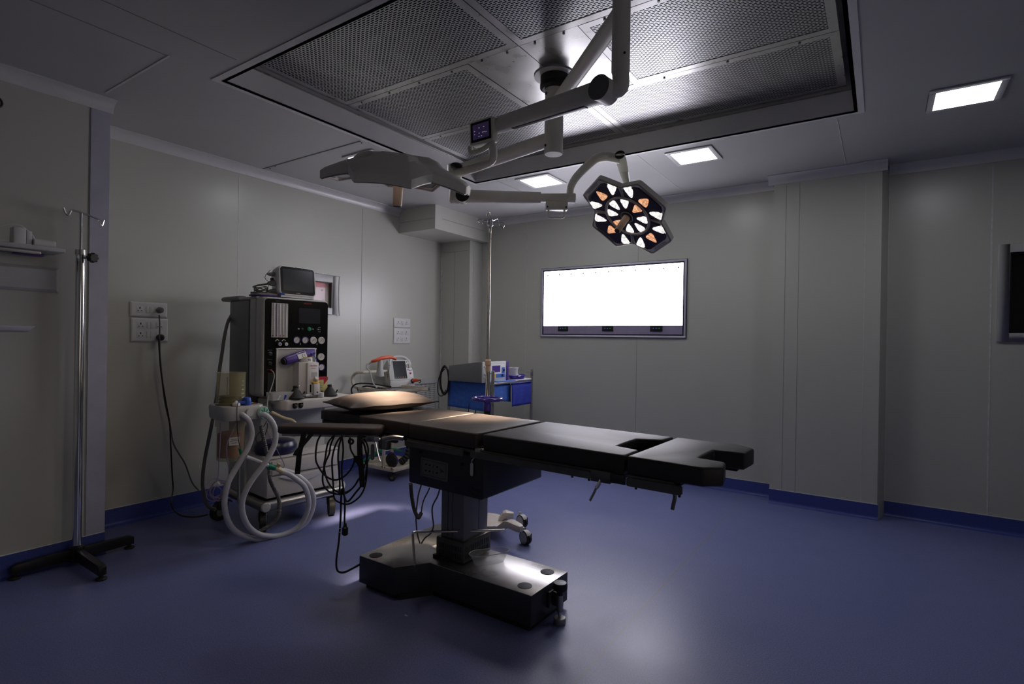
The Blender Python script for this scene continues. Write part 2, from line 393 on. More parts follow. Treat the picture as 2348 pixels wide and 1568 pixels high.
# shallow pilaster on the back wall (slanted right flank) and boxed column in the left corner
pil = struct(MB().prism([(-0.803, YB), (-0.803, 5.32), (-0.006, 5.32), (0.042, YB)], 0, ZC).build('wall_pilaster', 'wall'))
colm = struct(MB().box(XL, -4.18, 5.245, YB, 0, 2.63).build('wall_column', 'wall'))
bulk = struct(MB().box(XL, -4.085, 4.505, YB, 2.626, ZC).build('ceiling_bulkhead', 'wall'))
for a in ((-4.085, -4.081, 4.62, 5.4, 2.752, 2.756), ): MB().box(*a).build('panel_joint', 'joint', bulk)
MB().box(-4.62, -4.10, 4.501, 4.505, 2.742, 2.746).build('panel_joint', 'joint', bulk)
MB().box(-4.42, -4.416, 5.2435, 5.245, 0.13, 2.5).build('panel_joint', 'joint', colm)
MB().box(-4.64, -4.62, 5.235, 5.245, 0.12, 2.45).build('sealant_bead', 'seal', colm)
MB().box(-4.60, -4.22, 5.243, 5.245, 2.50, 2.504).build('panel_joint', 'joint', colm)
for y in (5.31, 5.43): MB().box(-4.18, -4.176, y, y+0.006, 0.12, 2.6).build('panel_joint', 'seal', colm)
# vertical joints between the wall panels
for y, z1, m in ((2.601, 2.80, 'seal'), (3.966, 2.80, 'joint')): MB().box(XL, XL+0.0015, y-0.0025, y+0.0025, 0.12, z1).build('panel_joint', m, wall_left)
for x, m, wd in ((-3.515, 'seal', 0.003), (-2.127, 'joint', 0.002), (0.692, 'seal', 0.005)): MB().box(x-wd, x+wd, YB-0.002, YB, 0.12, 2.81).build('panel_joint', m, wall_back)
for x, m in ((-0.60, 'joint'), (-0.705, 'joint'), (-0.118, 'seal')): MB().box(x-0.0018, x+0.0018, 5.3185, 5.32, 0.12, 2.81).build('panel_joint', m, pil)
MB().box(0.033, 0.045, YB-0.004, YB, 0.12, 2.81).build('sealant_bead', 'seal', wall_back)
# filmed aluminium edge profile on the end of the near left wall
e = struct(MB().box(XN, XN+0.004, 1.352, 1.454, 0.125, 2.82).build('trim_1', 'film'))
MB().box(XN, XN+0.0015, 1.344, 1.350, 0.125, 2.82).build('panel_joint', 'joint', wall_near)
# coved cornices: profile of a concave quarter round, drop and projection 73 mm
def cove(name, A, B, nrm, d=0.073):
    # A, B ends of the wall/ceiling corner line; nrm points into the room
    A = Vector(A); B = Vector(B); nrm = Vector(nrm)
    prof = [(0, 0)] + [(d - d*math.sin(R(t)), -d + d*math.cos(R(t)) - 0.0) for t in (90, 75, 60, 45, 30, 15, 0)]
    prof = [(0, 0), (0, -d), (0.006, -d)] + [(d - (d-0.006)*math.cos(R(t)), -d + (d-0.006)*math.sin(R(t))) for t in (0, 15, 30, 45, 60, 75, 90)] + [(d, 0)]
    rings = [[p + nrm*a + Vector((0, 0, b)) for a, b in prof] for p in (A, B)]
    return struct(MB().loft(rings).build(name, 'cove', angle=50))
cove('trim_2', (XL, 1.45, ZC), (XL, 4.505, ZC), (1, 0, 0))
cove('trim_3', (XN, -2.1, ZC), (XN, 1.47, ZC), (1, 0, 0))
cove('trim_4', (-4.085, YB, ZC), (-0.803, YB, ZC), (0, -1, 0))
cove('trim_5', (-0.85, 5.32, ZC), (0.03, 5.32, ZC), (0, -1, 0))
cove('trim_6', (0.04, YB, ZC), (3.0, YB, ZC), (0, -1, 0))
cove('trim_7', (3.0, -2.1, ZC), (3.0, 5.5, ZC), (-1, 0, 0))
# vinyl skirting with a coved foot and a bead of sealant on top
def skirt(name, A, B, nrm, h=0.122):
    A = Vector(A); B = Vector(B); nrm = Vector(nrm)
    prof = [(0, 0), (0, h), (0.004, h), (0.004, 0.03)] + [(0.004+0.028*(1-math.cos(R(t))), 0.03-0.028*math.sin(R(t))) for t in (20, 45, 70, 90)] + [(0.034, 0)]
    s_ = struct(MB().loft([[p + nrm*a + Vector((0, 0, b)) for a, b in prof] for p in (A, B)]).build(name, 'base', angle=50))
    MB().loft([[p + nrm*a + Vector((0, 0, b)) for a, b in ((0, h), (0.005, h), (0.004, h+0.005), (0, h+0.005))] for p in (A, B)]).build('sealant_bead', 'seal', s_)
    return s_
skirt('baseboard_left', (XL, 1.45, 0), (XL, 5.245, 0), (1, 0, 0), 0.128)
skirt('baseboard_left_near', (XN, -2.1, 0), (XN, 1.455, 0), (1, 0, 0), 0.134)
skirt('baseboard_column', (XL, 5.245, 0), (-4.176, 5.245, 0), (0, -1, 0))
skirt('baseboard_column_side', (-4.18, 5.24, 0), (-4.18, YB, 0), (1, 0, 0))
skirt('baseboard_back', (-4.18, YB, 0), (-0.80, YB, 0), (0, -1, 0))
skirt('baseboard_pilaster', (-0.806, 5.32, 0), (0.0, 5.32, 0), (0, -1, 0))
skirt('baseboard_back_right', (0.03, YB, 0), (3.0, YB, 0), (0, -1, 0))
# ceiling joints, fixed access hatch and its screws
MB().box(-3.985, -3.16, 1.376, 1.388, ZC-0.003, ZC).build('panel_joint', 'seal', ce)
MB().box(-3.178, -3.172, -1.0, 1.376, ZC-0.002, ZC).build('panel_joint', 'joint', ce)
MB().box(-2.903, -2.899, -1.0, 1.60, ZC-0.002, ZC).build('panel_joint', 'joint', ce)
MB().box(-4.565, -3.28, 2.768, 2.777, ZC-0.004, ZC).build('panel_joint', 'joint', ce)
MB().box(-0.2605, -0.2555, 4.19, 5.263, ZC-0.002, ZC).build('panel_joint', 'seal', ce)
MB().box(-1.629, -1.624, 4.15, 5.43, ZC-0.002, ZC).build('panel_joint', 'seal', ce)
MB().box(-2.99, -2.986, 4.10, 5.43, ZC-0.002, ZC).build('panel_joint', 'joint', ce)
for x, y in ((-3.30, 2.80), (-3.24, 2.815), (-4.5, 2.80), (-4.4, 2.785)): MB().cyl((x, y, ZC), (x, y, ZC-0.004), 0.006, n=10).build('screw', 'black', ce)
# frame around the plenum and the walls of the recess
tr = MB()
for x0, x1, y0, y1 in ((RX0-0.055, RX0, RY0-0.06, RY1+0.05), (RX1, RX1+0.055, RY0-0.06, RY1+0.05), (RX0, RX1, RY0-0.06, RY0), (RX0, RX1, RY1, RY1+0.045)): tr.box(x0, x1, y0, y1, ZC-0.004, ZC+0.002)
struct(tr.build('trim_8', 'cove'))
rc = MB()
for x0, x1, y0, y1 in ((RX0-0.02, RX0, RY0-0.02, RY1+0.02), (RX1, RX1+0.02, RY0-0.02, RY1+0.02), (RX0, RX1, RY0-0.02, RY0), (RX0, RX1, RY1, RY1+0.02)): rc.box(x0, x1, y0, y1, ZC-0.004, 3.25)
rc.box(RX0-0.02, RX1+0.02, RY0-0.02, RY1+0.02, 3.25, 3.27)
rc = struct(rc.build('trim_9', 'cove'))
ld = MB()
g = 0.012
for x0, x1, y0, y1 in ((RX0, RX0+g, RY0, RY1), (RX1-g, RX1, RY0, RY1), (RX0+g, RX1-g, RY0, RY0+g), (RX0+g, RX1-g, RY1-g, RY1)): ld.box(x0, x1, y0, y1, 3.030, 3.036)
ld.build('ledge', 'steel2', rc)
# perforated steel panels of the laminar flow plenum, bolted under the ceiling
ZP = 3.052
XA, XB, XM, XR, XS = -3.165, -2.068, -1.702, -1.335, -0.20
YA, Y1, Y2, YE = 1.745, 2.545, 3.315, 4.055
def panel(x0, x1, y0, y1, lb, solid=False, bx=0.045, by=0.045):
    t = thing('plenum_panel', ((x0+x1)/2, (y0+y1)/2, ZP), lb, 'ceiling panel', 'perforated panels of the air plenum')
    G = 0.0025; x0 += G; x1 -= G; y0 += G; y1 -= G
    if solid: 
        q = MB()
        poly = [(x0, y0), (x1, y0), (x1, y1), (x0, y1)]
        q.prism(poly, ZP, ZP+0.004); q.build('plate', 'steel', t)
    else:
        q = MB(); q.box(x0, x1, y0, y0+by, ZP-0.002, ZP+0.01); q.box(x0, x1, y1-by, y1, ZP-0.002, ZP+0.01); q.box(x0, x0+bx, y0+by, y1-by, ZP-0.002, ZP+0.01); q.box(x1-bx, x1, y0+by, y1-by, ZP-0.002, ZP+0.01)
        q.build('border', 'steel', t)
        MB().box(x0+bx, x1-bx, y0+by, y1-by, ZP, ZP+0.004).build('perforated_sheet', 'perf', t)
    n = 4 if x1-x0 > 0.6 else 2
    for i in range(n):
        x = x0 + (x1-x0)*(i+0.5)/n
        MB().cyl((x, y0+0.018, ZP-0.002), (x, y0+0.018, ZP-0.008), 0.007, n=10).build('bolt', 'darksteel', t)
    return t
panel(XA, XM, YA, Y1, 'perforated steel panel at the near left of the ceiling plenum, in shade')
panel(XM, XS, YA, Y1, 'perforated steel panel at the top of the photo right of the lamp column')
panel(XA, XB, Y1, Y2, 'perforated steel panel between the plain mount plate and the left rim of the plenum')
panel(XB, XM, Y1, Y2, 'plain steel plate around the lamp column, left half', True)
panel(XM, XR, Y1, Y2, 'plain steel plate around the lamp column, brighter right half', True)
panel(XR, XS, Y1, Y2, 'perforated steel panel between the plain mount plate and the right rim of the plenum')
panel(XA, XM, Y2, YE, 'perforated steel panel at the far left of the plenum, above the tilted control screen')
panel(XM, XS, Y2, YE, 'perforated steel panel at the far right of the plenum, beside the back rim')

# windows
w1 = MB(); fx0, fx1, fz0, fz1 = 0.727, 1.67, 1.45, 2.186
for x0, x1, z0, z1 in ((fx0, BX0, fz0, fz1), (BX1, fx1, fz0, fz1), (BX0, BX1, fz0, BZ0), (BX0, BX1, BZ1, fz1)): w1.box(x0, x1, YB-0.018, YB, z0, z1)
w1 = struct(w1.build('window_1', 'lgrey', bevel=0.002))
q = MB()
for x0, x1, z0, z1 in ((BX0, BX0+0.012, BZ0, BZ1), (BX1-0.012, BX1, BZ0, BZ1), (BX0, BX1, BZ0, BZ0+0.012), (BX0, BX1, BZ1-0.012, BZ1)): q.box(x0, x1, YB+0.001, YB+0.03, z0, z1)
q.build('gasket', 'black', w1)
MB().box(BX0, BX1, YB+0.03, YB+0.036, BZ0, BZ1).build('pane', 'dglass', w1)
w2 = MB()
for y0, y1, z0, z1 in ((2.95, WY0, 1.64, 2.035), (WY1, 3.655, 1.64, 2.035), (WY0, WY1, 1.64, WZ0), (WY0, WY1, WZ1, 2.035)): w2.box(XL, XL+0.02, y0, y1, z0, z1)
w2 = struct(w2.build('window_2', 'white', bevel=0.003))
q = MB()
for y0, y1, z0, z1 in ((WY1-0.012, WY1, WZ0, WZ1), (WY0, WY1, WZ0, WZ0+0.008), (WY0, WY1, WZ1-0.008, WZ1)): q.box(XL-0.03, XL+0.001, y0, y1, z0, z1)
q.build('gasket', 'black', w2)
MB().box(XL-0.045, XL-0.041, WY0, WY1, WZ0, WZ1).build('pane', 'clearp', w2)
q = MB(); q.tube([(XL+0.022, 2.95, 2.04), (XL+0.022, 3.3, 2.043), (XL+0.022, 3.665, 2.038)], 0.006, 6); q.tube([(XL+0.022, 3.662, 2.038), (XL+0.022, 3.655, 1.84), (XL+0.022, 3.665, 1.63)], 0.006, 6); q.build('sealant_bead', 'seal', w2)
# the lit room beyond the small window: a pale board with a red band on a wall
q = struct(MB().box(-5.36, -5.30, 2.2, 5.2, 1.0, 2.8).build('wall_beyond_window', 'paper'))
DOT1, DOT2 = (3.940, 4.017)
nb = thing('notice_board', (-5.295, 3.5, 1.5), 'red and pinkish white board seen through the small window behind the monitor', 'board')
MB().box(-5.297, -5.28, 2.8, 4.95, 1.45, 1.9749).build('board', 'pink', nb)
MB().box(-5.297, -5.278, 2.8, 4.95, 1.975, 2.4).build('red_band', 'red', nb)
for y in (DOT1, DOT2): MB().cyl((-5.28, y, 1.945), (-5.276, y, 1.945), 0.011, n=12).build('red_dot', 'red', nb)
ld_ = bpy.data.lights.new('corridor_lamp', 'AREA'); ld_.energy = 14; ld_.size = 0.6; ld_.color = (1, 0.97, 0.98)
lo_ = bpy.data.objects.new('corridor_lamp', ld_); COL.objects.link(lo_); lo_.location = (-4.95, 3.5, 2.7)
tag(lo_, 'lamp of the corridor beyond the small window', 'light')

# ------------------------------------------------------------------ square led ceiling lights
def ceil_light(x, y, lb, sz=0.288):
    t = thing('ceiling_light', (x, y, ZC-0.012), lb, 'ceiling light', 'square led panels in the ceiling')
    h = 0.178; k = sz/2; q = MB()
    for x0, x1, y0, y1 in ((x-h, x+h, y-h, y-k), (x-h, x+h, y+k, y+h), (x-h, x-k, y-k, y+k), (x+k, x+h, y-k, y+k)): q.box(x0, x1, y0, y1, ZC-0.010, ZC)
    q.build('frame', 'cove', t, bevel=0.002)
    MB().prism([(x+a, y+b) for a, b in rrect(sz, sz, 0.012)], ZC-0.008, ZC-0.002).build('diffuser', 'ecl', t)
    return t
ceil_light(0.394, 4.164, 'square led ceiling panel at the far right, alone beside the plenum')
ceil_light(-2.638, 4.354, 'square led ceiling panel in the middle of the photo, behind the hanging column end')
ceil_light(-1.249, 4.391, 'square led ceiling panel right of the tilted surgical lamp')
ceil_light(-3.515, 3.105, 'square led ceiling panel partly hidden by the flat left lamp head')

# ------------------------------------------------------------------ x-ray light box on the back wall
t = thing('x_ray_viewer', (-2.455, YB, 1.457), 'long bright x-ray light box with a row of grey dots on the back wall', 'light box')
x0, x1, z0, z1 = -3.297, -1.612, 1.457, 2.245
def ring(q, x0, x1, z0, z1, wd, y0, y1):
    q.box(x0, x1, y0, y1, z0, z0+wd); q.box(x0, x1, y0, y1, z1-wd, z1); q.box(x0, x0+wd, y0, y1, z0+wd, z1-wd); q.box(x1-wd, x1, y0, y1, z0+wd, z1-wd)
q = MB(); ring(q, x0-0.004, x1+0.004, z0-0.004, z1+0.004, 0.006, YB-0.016, YB); q.build('outer_edge', 'black', t)
q = MB(); ring(q, x0, x1, z0, z1, 0.020, YB-0.022, YB); q.build('frame', 'film', t, bevel=0.002)
q = MB(); ring(q, x0+0.020, x1-0.020, z0+0.020, z1-0.020, 0.014, YB-0.018, YB); q.build('gasket', 'lampd', t)
MB().box(x0+0.034, x1-0.034, YB-0.012, YB, 1.582, z1-0.034).build('light_panel', 'ebox', t)
MB().box(x0+0.034, x1-0.034, YB-0.013, YB, z0+0.034, 1.582).build('control_strip', 'lavender', t)
for px0 in (-3.068, -2.519, -1.979):
    p = MB().box(px0, px0+0.130, YB-0.02, YB-0.013, 1.520, 1.581).build('control_pad', 'black', t, bevel=0.002)
    for k, c in enumerate(('eb', 'eb', 'eg')): MB().cyl((px0+0.035+0.03*k, YB-0.02, 1.552), (px0+0.035+0.03*k, YB-0.022, 1.552), 0.005, n=10).build('button', c, p)
for k in range(11):
    x = -3.212 + 1.517*k/10; MB().cyl((x, YB-0.012, 2.166), (x, YB-0.018, 2.166), 0.0085, n=14).build('film_clip', 'lgrey', t)

# ------------------------------------------------------------------ socket plates on the left wall
def socket_plate(y0, y1, z0, z1, rows, lb, group='switched socket plates on the left wall'):
    t = thing('socket_plate', (XL, (y0+y1)/2, z0), lb, 'socket plate', group)
    q = MB(); prof = ((0, 0.0), (0.006, 0.0), (0.022, 0.014), (0.040, 0.014))
    P = []
    yc, zc, wy, wz = (y0+y1)/2, (z0+z1)/2, (y1-y0)/2, (z1-z0)/2
    P = [[(XL+h, yc+sy*(wy-i), zc+sz*(wz-i)) for sy, sz in ((-1, -1), (1, -1), (1, 1), (-1, 1))] for i, h in ((0, 0), (0, 0.008), (0.010, 0.014))]
    q.loft(P); q.build('plate', 'white', t, bevel=0.0015)
    k = (y1-y0)/0.256
    for r in range(rows):
        zz = z0 + (z1-z0)*(r+0.5)/rows if rows == 1 else zc + (0.5-r)*0.072*(z1-z0)/0.178
        for yy, kind in ((yc-0.065*k, 's'), (yc, 'w'), (yc+0.065*k, 's')):
            if kind == 's':
                p = MB().box(XL+0.014, XL+0.016, yy-0.025*k, yy+0.025*k, zz-0.025, zz+0.025).build('socket', 'white', t, bevel=0.001)
                q = MB(); q.box(XL+0.016, XL+0.0165, yy-0.004, yy+0.004, zz+0.004, zz+0.018)
                for s_ in (-1, 1): q.cyl((XL+0.016, yy+s_*0.012, zz-0.010), (XL+0.0166, yy+s_*0.012, zz-0.010), 0.004, n=8)
                q.build('pin_hole', 'black', p)
            else:
                for s_ in (-1, 1): MB().loft([[(XL+0.014+h, yy+s_*0.0125*k+a*0.011*k, zz+b*0.024) for a, b in ((-1, -1), (1, -1), (1, 1), (-1, 1))] for h in (0, 0.004)]).build('switch', 'paper', t, bevel=0.001)
    return t
socket_plate(1.779, 2.035, 1.540, 1.652, 1, 'upper white socket plate left of the anesthesia machine, grey plug in its right socket')
socket_plate(1.786, 2.042, 1.352, 1.531, 2, 'larger white socket plate left of the anesthesia machine, black plug in its lower right socket')
socket_plate(4.439, 4.703, 1.533, 1.645, 1, 'upper white socket plate above the defibrillator')
socket_plate(4.439, 4.704, 1.348, 1.529, 2, 'larger lower white socket plate above the defibrillator')
# two plugged-in cords that hang from the sockets to the machine
cd1 = thing('power_cord', (XL+0.03, 1.97, 1.6), 'grey plug and cord from the upper socket plate down to the floor', 'power cord', 'cords plugged in left of the machine')
MB().lathe([(0.018, 0.0), (0.024, 0.01), (0.022, 0.034), (0.010, 0.045)], (XL+0.016, 1.972, 1.596), axis=(1, 0, 0)).build('plug', 'mgrey', cd1)
MB().tube([(-4.560, 1.946, 1.557), (-4.560, 1.950, 1.481), (-4.560, 1.951, 1.364), (-4.560, 1.960, 1.198), (-4.560, 1.991, 0.912), (-4.560, 2.034, 0.705), (-4.560, 2.058, 0.567), (-4.560, 2.101, 0.475), (-4.560, 2.151, 0.380), (-4.560, 2.202, 0.231), (-4.560, 2.254, 0.153)], 0.0055, 8).build('cord', 'gcable', cd1)
cd2 = thing('power_cord', (XL+0.03, 1.98, 1.38), 'black plug and cord from the lower socket plate trailing along the floor', 'power cord', 'cords plugged in left of the machine')
MB().lathe([(0.018, 0.0), (0.026, 0.01), (0.024, 0.034), (0.010, 0.045)], (XL+0.016, 1.977, 1.385), axis=(1, 0, 0)).build('plug', 'black', cd2)
MB().tube([(-4.550, 1.941, 1.381), (-4.550, 1.945, 1.298), (-4.550, 1.959, 1.132), (-4.550, 1.996, 0.895), (-4.550, 2.026, 0.724), (-4.550, 2.034, 0.588), (-4.550, 2.042, 0.451), (-4.550, 2.050, 0.314), (-4.550, 2.058, 0.211)]+[(-4.149, 1.866, 0.225), (-4.117, 1.864, 0.182), (-4.067, 1.873, 0.153), (-3.995, 1.886, 0.145), (-3.929, 1.930, 0.143), (-3.864, 1.974, 0.159)], 0.0055, 8).build('cord', 'cable', cd2)

# ------------------------------------------------------------------ shelf and fittings on the near left wall
sh = thing('wall_shelf', (XN, 0.85, 1.86), 'grey wall shelf at the left edge of the photo, a metal rail under it', 'shelf')
MB().box(XN, XN+0.20, 0.30, 1.175, 1.870, 1.895).build('board', 'lgrey', sh, bevel=0.006)
MB().box(XN+0.16, XN+0.175, 0.30, 1.07, 1.848, 1.868).build('rail', 'steel', sh, bevel=0.004)
MB().box(XN+0.03, XN+0.15, 0.30, 1.10, 1.857, 1.870).build('bracket', 'mgrey', sh)
t = thing('adapter_box', (XN+0.12, 0.97, 1.895), 'white square adapter box with a looped white cable on the wall shelf', 'box')
MB().box(XN+0.08, XN+0.15, 0.955, 1.01, 1.895, 1.99).build('body', 'white', t, bevel=0.004)
MB().box(XN+0.08, XN+0.15, 1.0105, 1.035, 1.897, 1.975).build('cover', 'white', t, bevel=0.003)
MB().tube([(XN+0.10, 0.86, 1.90), (XN+0.11, 0.88, 1.96), (XN+0.115, 0.94, 2.003), (XN+0.115, 1.0, 2.0), (XN+0.115, 1.05, 1.95), (XN+0.12, 1.06, 1.90), (XN+0.14, 1.03, 1.899)], 0.0035, 6).build('cable', 'white', t)
t = tag(MB().lathe([(0.018, 0), (0.021, 0.004), (0.021, 0.096), (0.018, 0.10)], (XN+0.14, 1.04, 1.9165), axis=(0, 1, 0)).build('gauze_roll', 'paper'), 'white ribbed roll lying at the end of the wall shelf', 'roll')
t = tag(MB().box(XN+0.06, XN+0.12, 0.97, 1.10, 1.845, 1.857).build('blue_packet', 'violet', bevel=0.004), 'dark blue flat packet held under the wall shelf', 'packet')
t = tag(MB().loft([[(XN+h, 0.80+s_*(0.40-i), 1.7215+u_*(0.075-i)) for s_, u_ in ((-1, -1), (1, -1), (1, 1), (-1, 1))] for i, h in ((0, 0), (0, 0.004), (0.018, 0.022))]).build('wall_cover_plate', 'lgrey', bevel=0.001), 'long grey raised panel on the wall under the shelf, left edge of photo', 'wall panel')
t = tag(MB().prism([(0.55, 1.415), (1.065, 1.415), (1.09, 1.444), (0.55, 1.444)], 0, 0.02, fr((XN, 0, 0), (0, 1, 0), (0, 0, 1))).build('wall_rail', 'film', bevel=0.002), 'short pale strip fixed low on the wall at the left edge', 'rail')
t = tag(MB().torus((XN+0.012, 0.905, 2.69), (1, 0.2, 0), 0.030, 0.005).build('wall_hook_ring', 'black'), 'black ring high on the left wall at the photo edge', 'ring')
# air return grille low on the left wall
t = thing('air_return_grille', (XL, 4.96, 0.30), 'wall grille with wire mesh low in the corner behind the defibrillator cart', 'grille')
q = MB()
for y0, y1, z0, z1 in ((4.70, 5.215, 0.86, 0.925), (4.70, 5.215, 0.30, 0.36), (4.70, 4.76, 0.36, 0.86), (5.165, 5.215, 0.36, 0.86)): q.box(XL, XL+0.014, y0, y1, z0, z1)
q.build('frame', 'lgrey', t, bevel=0.002)
MB().box(XL, XL+0.006, 4.76, 5.165, 0.36, 0.86).build('wire_mesh', 'grille', t)

# ================================================================== surgical lights on the ceiling column
SX, SY = -1.703, 2.953
t = thing('ceiling_column', (SX, SY, 3.05), 'round cream column hanging from a black collar in the middle of the plenum', 'ceiling column')
MB().lathe([(0.128, 3.045), (0.128, 3.051), (0.12, 3.052)], (SX, SY, 0)).build('flange_disc', 'white', t)
MB().lathe([(0.088, 3.052), (0.088, 3.015), (0.082, 3.005), (0.090, 3.0), (0.090, 2.975), (0.075, 2.965)], (SX, SY, 0)).build('collar', 'rubber', t)
MB().lathe([(0.058, 2.99), (0.058, 2.760), (0.0565, 2.758), (0.0585, 2.756), (0.0585, 2.572), (0.054, 2.563), (0.0, 2.563)], (SX, SY, 0), n=36).build('pipe', 'lampw', t, angle=25)
for a, z in ((-120, 2.93), (-30, 2.935), (-118, 2.61)):
    MB().cyl((SX+0.055*math.cos(R(a)), SY+0.055*math.sin(R(a)), z), (SX+0.063*math.cos(R(a)), SY+0.063*math.sin(R(a)), z), 0.008, n=10).build('screw', 'black', t)

def head_outline(th, wide):
    # polar outline of the four-petal head; th in degrees relative to a petal axis
    a = (th + 45) % 90 - 45; k = int(math.floor((th + 45) / 90)) % 4
    pts = ((20, 0.362), (45, 0.268)); a = abs(a)
    p1 = Vector((pts[0][1]*math.cos(R(20)), pts[0][1]*math.sin(R(20)))); p2 = Vector((pts[1][1]*math.cos(R(45)), pts[1][1]*math.sin(R(45))))
    if a <= 20: r_ = p1.x / math.cos(R(a))
    else:
        d = p2-p1; c = math.cos(R(a)); s_ = math.sin(R(a)); tt = (p1.y*c - p1.x*s_)/(d.x*s_ - d.y*c); r_ = (p1 + d*tt).length
    if a > 41: r_ = min(r_, 0.274)
    if 18.5 < a < 21.5: r_ = min(r_, 0.358)
    return r_
PET = (110, 20, -70, -160)
def lamp_head(parent, o, n, e1, sc=1.0, cup=0.03, name='lamp_head'):
    n = Vector(n).normalized(); F = fr(o, e1, n.cross(Vector(e1))) @ Matrix.Scale(sc, 4)
    zf = lambda r: cup*(max(0, r-0.16)/0.2)**1.3
    N = 144; S = [0.0, 0.25, 0.45, 0.5, 0.7, 0.85, 1.0]
    q = MB(F); rings = []
    for s_ in S: rings.append([(lambda r, a: (r*math.cos(a), r*math.sin(a), zf(r)))(head_outline(360*i/N-110, 0)*s_+1e-4, 2*PI*i/N) for i in range(N)])
    def back(s_, h): rings.append([(lambda r, a: (r*math.cos(a), r*math.sin(a), zf(r)-h))(head_outline(360*i/N-110, 0)*s_+1e-4, 2*PI*i/N) for i in range(N)])
    for s_, h in ((1.0, 0.036), (0.94, 0.044), (0.75, 0.050), (0.60, 0.056), (0.53, 0.074), (0.42, 0.082), (0.2, 0.086), (0.0, 0.087)): back(s_, h)
    q.loft(rings, cap=False)
    hd = q.build(name, 'lampw', parent, angle=28)
    # dark glossy face plates, one mesh per petal, metal rims between them
    for pa in PET:
        grip = pa in (110, -70)
        q = MB(F); g = []
        for j in range(9):
            row = []
            for i in range(15):
                a = -41 + 82*i/14; ro = head_outline(a, 0)*0.93 - 0.006
                if grip: ro = min(ro, 0.300/max(0.2, math.cos(R(a))))
                r_ = 0.178 + (ro-0.178)*j/8; row.append((r_*math.cos(R(a+pa)), r_*math.sin(R(a+pa)), zf(r_)+0.003))
            g.append(row)
        q.sheet(g, 0.003); q.build('face_plate', 'lampd', hd)
        q = MB(F); q.tube([(r_*math.cos(R(pa+45)), r_*math.sin(R(pa+45)), zf(r_)+0.003) for r_ in (0.182, 0.22, 0.268)], 0.007, 6, 0); q.build('rib', 'lampm', hd)
        if grip:
            # hand opening at the petal's outer end: solid plate painted pale as bright background
            q = MB(F); c = fr((0.323*math.cos(R(pa)), 0.323*math.sin(R(pa)), zf(0.323)+0.001), (-math.sin(R(pa)), math.cos(R(pa)), 0), (math.cos(R(pa)), math.sin(R(pa)), 0.10))
            q.prism(rrect(0.15, 0.026, 0.012), -0.002, 0.004, c); q.build('painted_grip_opening', 'lgrey', hd)
        else:
            q = MB(F); c = fr((0.326*math.cos(R(pa)), 0.326*math.sin(R(pa)), zf(0.326)+0.001), (-math.sin(R(pa)), math.cos(R(pa)), 0), (math.cos(R(pa)), math.sin(R(pa)), 0.10))
            q.prism(rrect(0.17, 0.014, 0.006), -0.002, 0.004, c); q.build('vent_slot', 'black', hd)
    q = MB(F)
    rim = []
    for i in range(N): 
        a = 2*PI*i/N; r_ = head_outline(360*i/N-110, 0)*0.975; rim.append((r_*math.cos(a), r_*math.sin(a), zf(r_)+0.001))
    q.tube(rim, 0.0065, 6, 0, True); q.build('rim', 'lampm', hd)
    q = MB(F); q.lathe([(0.0, 0.002), (0.158, 0.002), (0.158, 0.004), (0.0, 0.004)], n=40); q.build('face_plate', 'lampd', hd)
    q = MB(F); q.torus((0, 0, 0.004), (0, 0, 1), 0.168, 0.011, 56, 8); q.build('ring', 'lampm', hd)
    def lens(r_, a, sa, wide_out, L, Wd, m, twist=0):
        # rounded triangle lens
        tri = [(0.5*L, 0.48*Wd), (0.5*L, -0.48*Wd), (-0.5*L, 0.0)] if wide_out else [(-0.42*L, 0.48*Wd), (-0.42*L, -0.48*Wd), (0.55*L, 0.0)]
        C3 = [Vector(p) for p in tri]; out = []
        for i in range(3):
            p, pa_, pn = C3[i], C3[i-1], C3[(i+1) % 3]; rr = 0.32
            A = p.lerp(pa_, rr); B = p.lerp(pn, rr)
            for k in range(5): u = k/4; out.append(((1-u)**2*A + 2*u*(1-u)*p + u*u*B)[:])
        c = fr((r_*math.cos(R(a)), r_*math.sin(R(a)), zf(r_)+0.004), (math.cos(R(a+twist)), math.sin(R(a+twist)), zf(r_+0.01)*8-zf(r_)*8), (-math.sin(R(a+twist)), math.cos(R(a+twist)), 0))
        q = MB(F)
        q.loft([[c @ Vector((x*k, y*k, h)) for x, y in out] for k, h in ((1.0, 0.0), (1.0, 0.002), (0.88, 0.0055))])
        q.build('led_lens', m, hd, angle=20)
    for pa in PET:
        lens(0.244, pa, 0, False, 0.108, 0.098, 'ewarm')
        lens(0.236, pa+28, 0, True, 0.116, 0.098, 'ewhite', 24); lens(0.236, pa-28, 0, True, 0.116, 0.098, 'ewhite', -24)
    for k in range(8): lens(0.107, 22.5+45*k-5, 0, True, 0.098, 0.086, 'ewarm' if k in (0, 4) else 'ewhite')
    q = MB(F); q.lathe([(0.046, 0.002), (0.046, 0.012), (0.036, 0.016), (0, 0.016)], n=28); q.build('hub', 'rubber', hd)
    q = MB(F); q.torus((0, 0, 0.012), (0, 0, 1), 0.046, 0.003, 32, 6); q.build('hub_ring', 'lampm', hd)
    q = MB(F); q.lathe([(0.026, 0.010), (0.025, 0.04), (0.022, 0.150), (0.020, 0.155), (0, 0.155)], n=24); q.build('handle', 'beige', hd)
    q = MB(F); q.lathe([(0.0195, 0.154), (0.0195, 0.160), (0, 0.160)], n=24); q.build('handle_cap', 'rubber', hd)
    return hd
